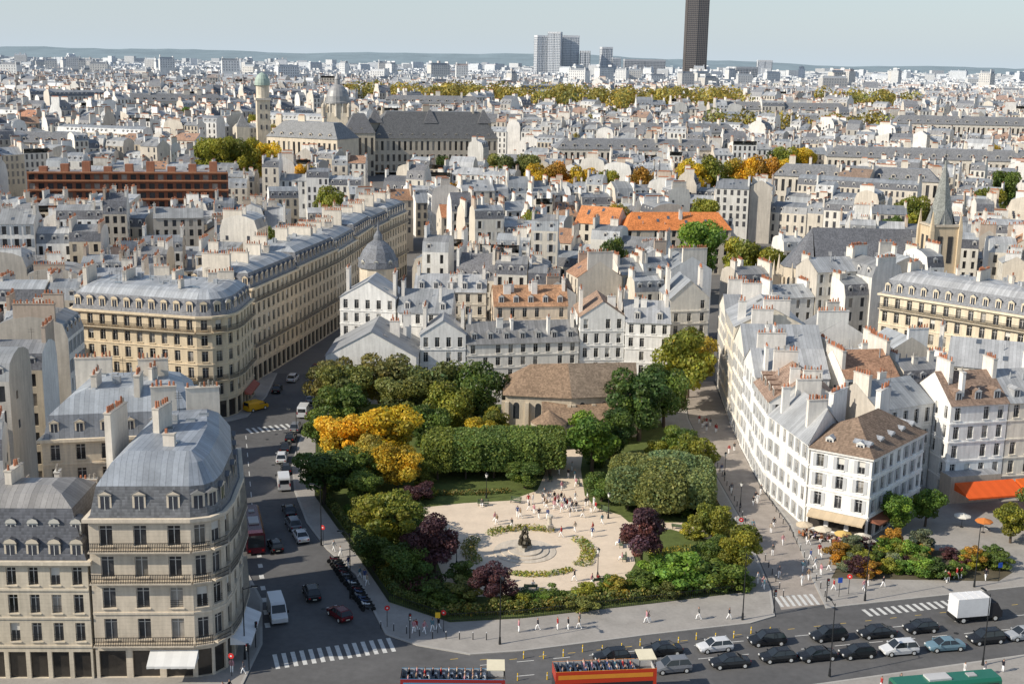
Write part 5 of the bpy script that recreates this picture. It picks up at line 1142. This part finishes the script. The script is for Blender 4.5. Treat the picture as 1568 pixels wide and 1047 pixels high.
# ------------------------------------------------------------------ people
def person_mesh(pose, seed):
    k = {'stand': (.0, .06, .1), 'walk': (.3, .2, .25), 'sit': (0, 0, 0)}[pose]
    J = {}; E = []
    def add(n, p, r, par=None):
        J[n] = (p, r); 
        if par: E.append((par, n))
    f, s, arm = k; hip = .92 if pose != 'sit' else .5
    add('pel', (0, 0, hip), (.15, .12)); add('waist', (0, 0, hip + .18), (.13, .1), 'pel'); add('chest', (.02, 0, hip + .4), (.16, .12), 'waist'); add('neck', (.02, 0, hip + .56), (.06, .06), 'chest')
    add('head', (.04, 0, hip + .68), (.09, .095), 'neck'); add('crown', (.03, 0, hip + .8), (.075, .08), 'head')
    for sd in (-1, 1):
        t = 'L' if sd > 0 else 'R'
        add('sh' + t, (.01, sd * .19, hip + .49), (.07, .07), 'chest'); add('el' + t, (-.02 + sd * arm * .35, sd * .25, hip + .2), (.048, .048), 'sh' + t)
        add('wr' + t, (.08 + sd * arm * .8, sd * .24, hip - .03), (.036, .036), 'el' + t); add('ha' + t, (.11 + sd * arm * .9, sd * .23, hip - .12), (.035, .05), 'wr' + t)
        if pose == 'sit':
            add('hp' + t, (.03, sd * .1, hip - .02), (.09, .09), 'pel'); add('kn' + t, (.45, sd * .12, hip), (.065, .065), 'hp' + t); add('an' + t, (.47, sd * .12, .08), (.045, .045), 'kn' + t); add('to' + t, (.64, sd * .13, .04), (.045, .035), 'an' + t)
        else:
            add('hp' + t, (0, sd * .1, hip - .08), (.09, .09), 'pel'); add('kn' + t, (.05 - sd * f * .45, sd * .1, .5), (.065, .065), 'hp' + t); add('an' + t, (-.02 - sd * f * 1.05, sd * .1, .08 + (.06 if sd > 0 and f else 0)), (.043, .043), 'kn' + t); add('to' + t, (.15 - sd * f * 1.05, sd * .11, .04), (.045, .035), 'an' + t)
    names = list(J); me = bpy.data.meshes.new('p'); me.from_pydata([J[n][0] for n in names], [(names.index(a), names.index(b)) for a, b in E], [])
    o = bpy.data.objects.new('p', me); COLL.objects.link(o); o.modifiers.new('s', 'SKIN')
    for i, n in enumerate(names): me.skin_vertices[0].data[i].radius = J[n][1]; me.skin_vertices[0].data[i].use_root = (i == 0)
    sb = o.modifiers.new('ss', 'SUBSURF'); sb.levels = 1; sb.render_levels = 1
    dg = bpy.context.evaluated_depsgraph_get(); out = bpy.data.meshes.new_from_object(o.evaluated_get(dg)); bpy.data.objects.remove(o)
    out.name = 'person_' + pose; out.materials.clear()
    for m in (CLOTH, CLOTH2, SKIN, RUBBER, BARK): out.materials.append(MATS[m])
    pc = random.choice([(.03, .04, .08), (.02, .02, .02), (.25, .2, .13), (.08, .1, .16)])
    at = out.attributes.new('Col', 'FLOAT_COLOR', 'FACE')
    for i, p in enumerate(out.polygons):
        c = p.center; z = c.z - hip; p.use_smooth = True; at.data[i].color = (*pc, 1)
        if z > .73 or (z > .6 and c.x < .0): mi = 4
        elif z > .545: mi = 2
        elif z > -.02 and abs(c.y) < .4 and not (pose == 'sit' and c.x > .2): mi = 0
        elif c.z < .08: mi = 3
        elif abs(c.y) > .19 and z > -.25 and pose != 'sit': mi = 2
        else: mi = 1
        p.material_index = mi
    return out
random.seed(15)
PM = [person_mesh('stand', 1), person_mesh('walk', 2), person_mesh('stand', 3), person_mesh('walk', 4), person_mesh('walk', 5)]; PS = [person_mesh('sit', 6), person_mesh('sit', 7)]
SH = [(.55, .55, .55), (.02, .02, .025), (.02, .02, .03), (.35, .03, .03), (.05, .08, .2), (.45, .38, .3), (.12, .12, .14), (.1, .1, .1), (.5, .25, .28), (.1, .2, .25), (.25, .18, .12)]
def person(x, y, z=.135, a=None, sit=False, name='person'):
    place(random.choice(PS if sit else PM), name, (x, y, z), U(0, 6.28) if a is None else a, U(.93, 1.05), random.choice(SH))
for i in range(38): person(random.gauss(9, 3.2), random.gauss(181.5, 2.2))
for i in range(10): person(U(-5, 14), U(168, 178))
for i in range(8): person(U(7.5, 11), U(188, 206))
for i in range(4): person(U(-4, 12), U(152, 156))
for i in range(26): person(U(35.5, 40.5), U(150, 232), .02, random.choice([1.5, -1.6]) + U(-.3, .3))
for i in range(4): person(U(33, 34.2), U(148, 175), .12)
for i in range(10): t = R(); person(-5 + t * 37, 135.4 + t * 8.2 + U(0, 2), .12, random.choice([.25, 3.4]))
for i in range(8): t = R(); person(44 + t * 22, 151 + t * 5 + U(-.5, 2), .12)
for i in range(9): person(U(42, 44), U(150, 170), .12)
for i in range(6): t = R(); person(-17.5 - t * 8, 149 + t * 15 + U(0, 1), .12)
for i in range(5): person(-10 + U(-2, 3), 138 + U(-1, 1.5), .12)
for i in range(4): person(-30 + U(-.6, .8), U(121, 127), .12)
for i in range(5): t = R(); person(36 + t * 24, 124.5 + t * 8 - U(0, 1.5), .12, .3)
for x, y, a in ((-8.4, 165, 0), (-8.6, 169, 0), (15.8, 161, 3.1), (15.8, 166.3, 3.1), (12, 153.2, 1.9), (3.3, 150.7, 1.57), (22, 172.7, 1.5), (-4.2, 181.3, -1.57)): person(x, y, .1, a, True, 'seated_person')
for i in range(12): person(43 + i * .8, 171.5 - i * .42 + U(-1, 0), .08, None, True, 'seated_person')
def opentop(x, y, a, c, c2):
    B = MB(); L, W, H = 11., 1.25, 2.9; h = L / 2
    for s in (-1, 1):
        B.face([(-h, s * W, .35), (h, s * W, .35), (h, s * W, H + .9), (-h, s * W, H + .9)][::-s], PAINT); B.face([(-h, s * (W - .08), H), (h, s * (W - .08), H), (h, s * (W - .08), H + .9), (-h, s * (W - .08), H + .9)][::s], TRIM, (.5, .5, .5))
        B.face([(-h, s * W, H + .9), (h, s * W, H + .9), (h, s * (W - .08), H + .9), (-h, s * (W - .08), H + .9)][::-s], TRIM, c2)
        B.face([(-h + .5, s * (W + .015), 1.35), (h - .4, s * (W + .015), 1.35), (h - .4, s * (W + .015), 2.4), (-h + .5, s * (W + .015), 2.4)][::-s], CARGLASS)
        B.face([(-h + .3, s * (W + .015), H), (h - .4, s * (W + .015), H), (h - .4, s * (W + .015), H + .5), (-h + .3, s * (W + .015), H + .5)][::-s], TRIM, c2)
        for q in (-h + 2.6, h - 2.2): wheel(B, q, s * (W + .01), .48, .3)
    for s in (-1, 1):
        B.face([(s * h, -W, .35), (s * h, W, .35), (s * h, W, H + .9), (s * h, -W, H + .9)][::s], PAINT); B.face([(s * (h + .02), -W + .1, 1.2), (s * (h + .02), W - .1, 1.2), (s * (h + .02), W - .1, 2.6), (s * (h + .02), -W + .1, 2.6)][::s], CARGLASS)
        B.face([(s * (h - .08), -W, H), (s * (h - .08), W, H), (s * (h - .08), W, H + .9), (s * (h - .08), -W, H + .9)][::-s], TRIM, (.5, .5, .5))
    B.face([(-h, -W, H), (h, -W, H), (h, W, H), (-h, W, H)], TRIM, (.12, .12, .13))
    obox(B, h - 1, 0, H + 1.9, H + 2., 1.9, 2.4, 0, TRIM, (.75, .68, .5))
    for sx in (h - 1.9, h - .15):
        for s in (-1, 1): obox(B, sx, s * (W - .06), H + .9, H + 1.9, .07, .07, 0, IRON, (1, 1, 1))
    for r in range(10):
        for s in (-.85, -.4, .4, .85):
            xx = -h + .8 + r * .85; obox(B, xx, s, H, H + .45, .4, .42, 0, TRIM, (.04, .06, .1)); obox(B, xx - .2, s, H + .45, H + .95, .08, .42, 0, TRIM, (.04, .06, .1))
    o = B.done('open_top_tour_bus', org=(0, 0, 0), color=c); o.location = (x, y, .01); o.rotation_euler = (0, 0, a)
    for r in range(10):
        for s in (-.85, -.4, .4, .85):
            if R() < .6:
                xx = -h + .78 + r * .85; person(x + math.cos(a) * xx - math.sin(a) * s, y + math.sin(a) * xx + math.cos(a) * s, H + .05, a, True, 'seated_passenger')
opentop(-5.6, 120.4, .02, (.3, .03, .03), (.05, .28, .5)); opentop(10.6, 123., .12, (.55, .05, .02), (.65, .25, .03))

# ------------------------------------------------------------------ light, sky, camera
AZ, EL = math.radians(113), math.radians(34)
sv = Vector((-math.sin(AZ) * math.cos(EL), math.cos(AZ) * math.cos(EL), math.sin(EL)))
ld = bpy.data.lights.new('sun', 'SUN'); ld.energy = 5.; ld.angle = math.radians(.5); ld.color = (1, .91, .77)
lo = bpy.data.objects.new('sun', ld); lo.rotation_euler = (-sv).to_track_quat('-Z', 'Y').to_euler(); lo.location = (-100, 0, 200); COLL.objects.link(lo)
w = bpy.data.worlds.new('World'); scene.world = w; w.use_nodes = True; nt = w.node_tree
sky = nt.nodes.new('ShaderNodeTexSky'); sky.sky_type = 'NISHITA'; sky.sun_disc = False; sky.sun_elevation = EL; sky.sun_rotation = -AZ; sky.altitude = 60; sky.air_density = 1.; sky.dust_density = .8; sky.ozone_density = 1.5
tc_ = nt.nodes.new('ShaderNodeTexCoord'); sp = nt.nodes.new('ShaderNodeSeparateXYZ'); nt.links.new(tc_.outputs['Generated'], sp.inputs[0])
el = mathn(nt, 'MAXIMUM', sp.outputs[2], 0.)
hf = mathn(nt, 'DIVIDE', .94, mathn(nt, 'MULTIPLY_ADD', el, 11., 1.))
mx = nt.nodes.new('ShaderNodeMix'); mx.data_type = 'RGBA'; nt.links.new(hf, mx.inputs[0]); nt.links.new(sky.outputs[0], mx.inputs[6]); mx.inputs[7].default_value = (4.9, 5.75, 6.5, 1)
bg = nt.nodes['Background']; bg.inputs[1].default_value = .122; nt.links.new(mx.outputs[2], bg.inputs[0])
cd = bpy.data.cameras.new('camera'); cd.sensor_width = 36; cd.sensor_fit = 'HORIZONTAL'; cd.lens = 36 * 1900 / 1568; cd.clip_end = 30000; cd.clip_start = 1
co = bpy.data.objects.new('camera', cd); COLL.objects.link(co); scene.camera = co
p = math.atan(428 / 1900); r = .018
fw = Vector((0, math.cos(p), -math.sin(p))); up = Vector((0, math.sin(p), math.cos(p))); rt = Vector((1, 0, 0))
rt2 = rt * math.cos(r) + up * math.sin(r); up2 = up * math.cos(r) - rt * math.sin(r)
M = Matrix((rt2, up2, -fw)).transposed().to_4x4(); M.translation = (0, 0, 67); co.matrix_world = M
scene.view_settings.view_transform = 'Standard'; scene.view_settings.look = 'None'; scene.view_settings.exposure = 0; scene.view_settings.gamma = 1
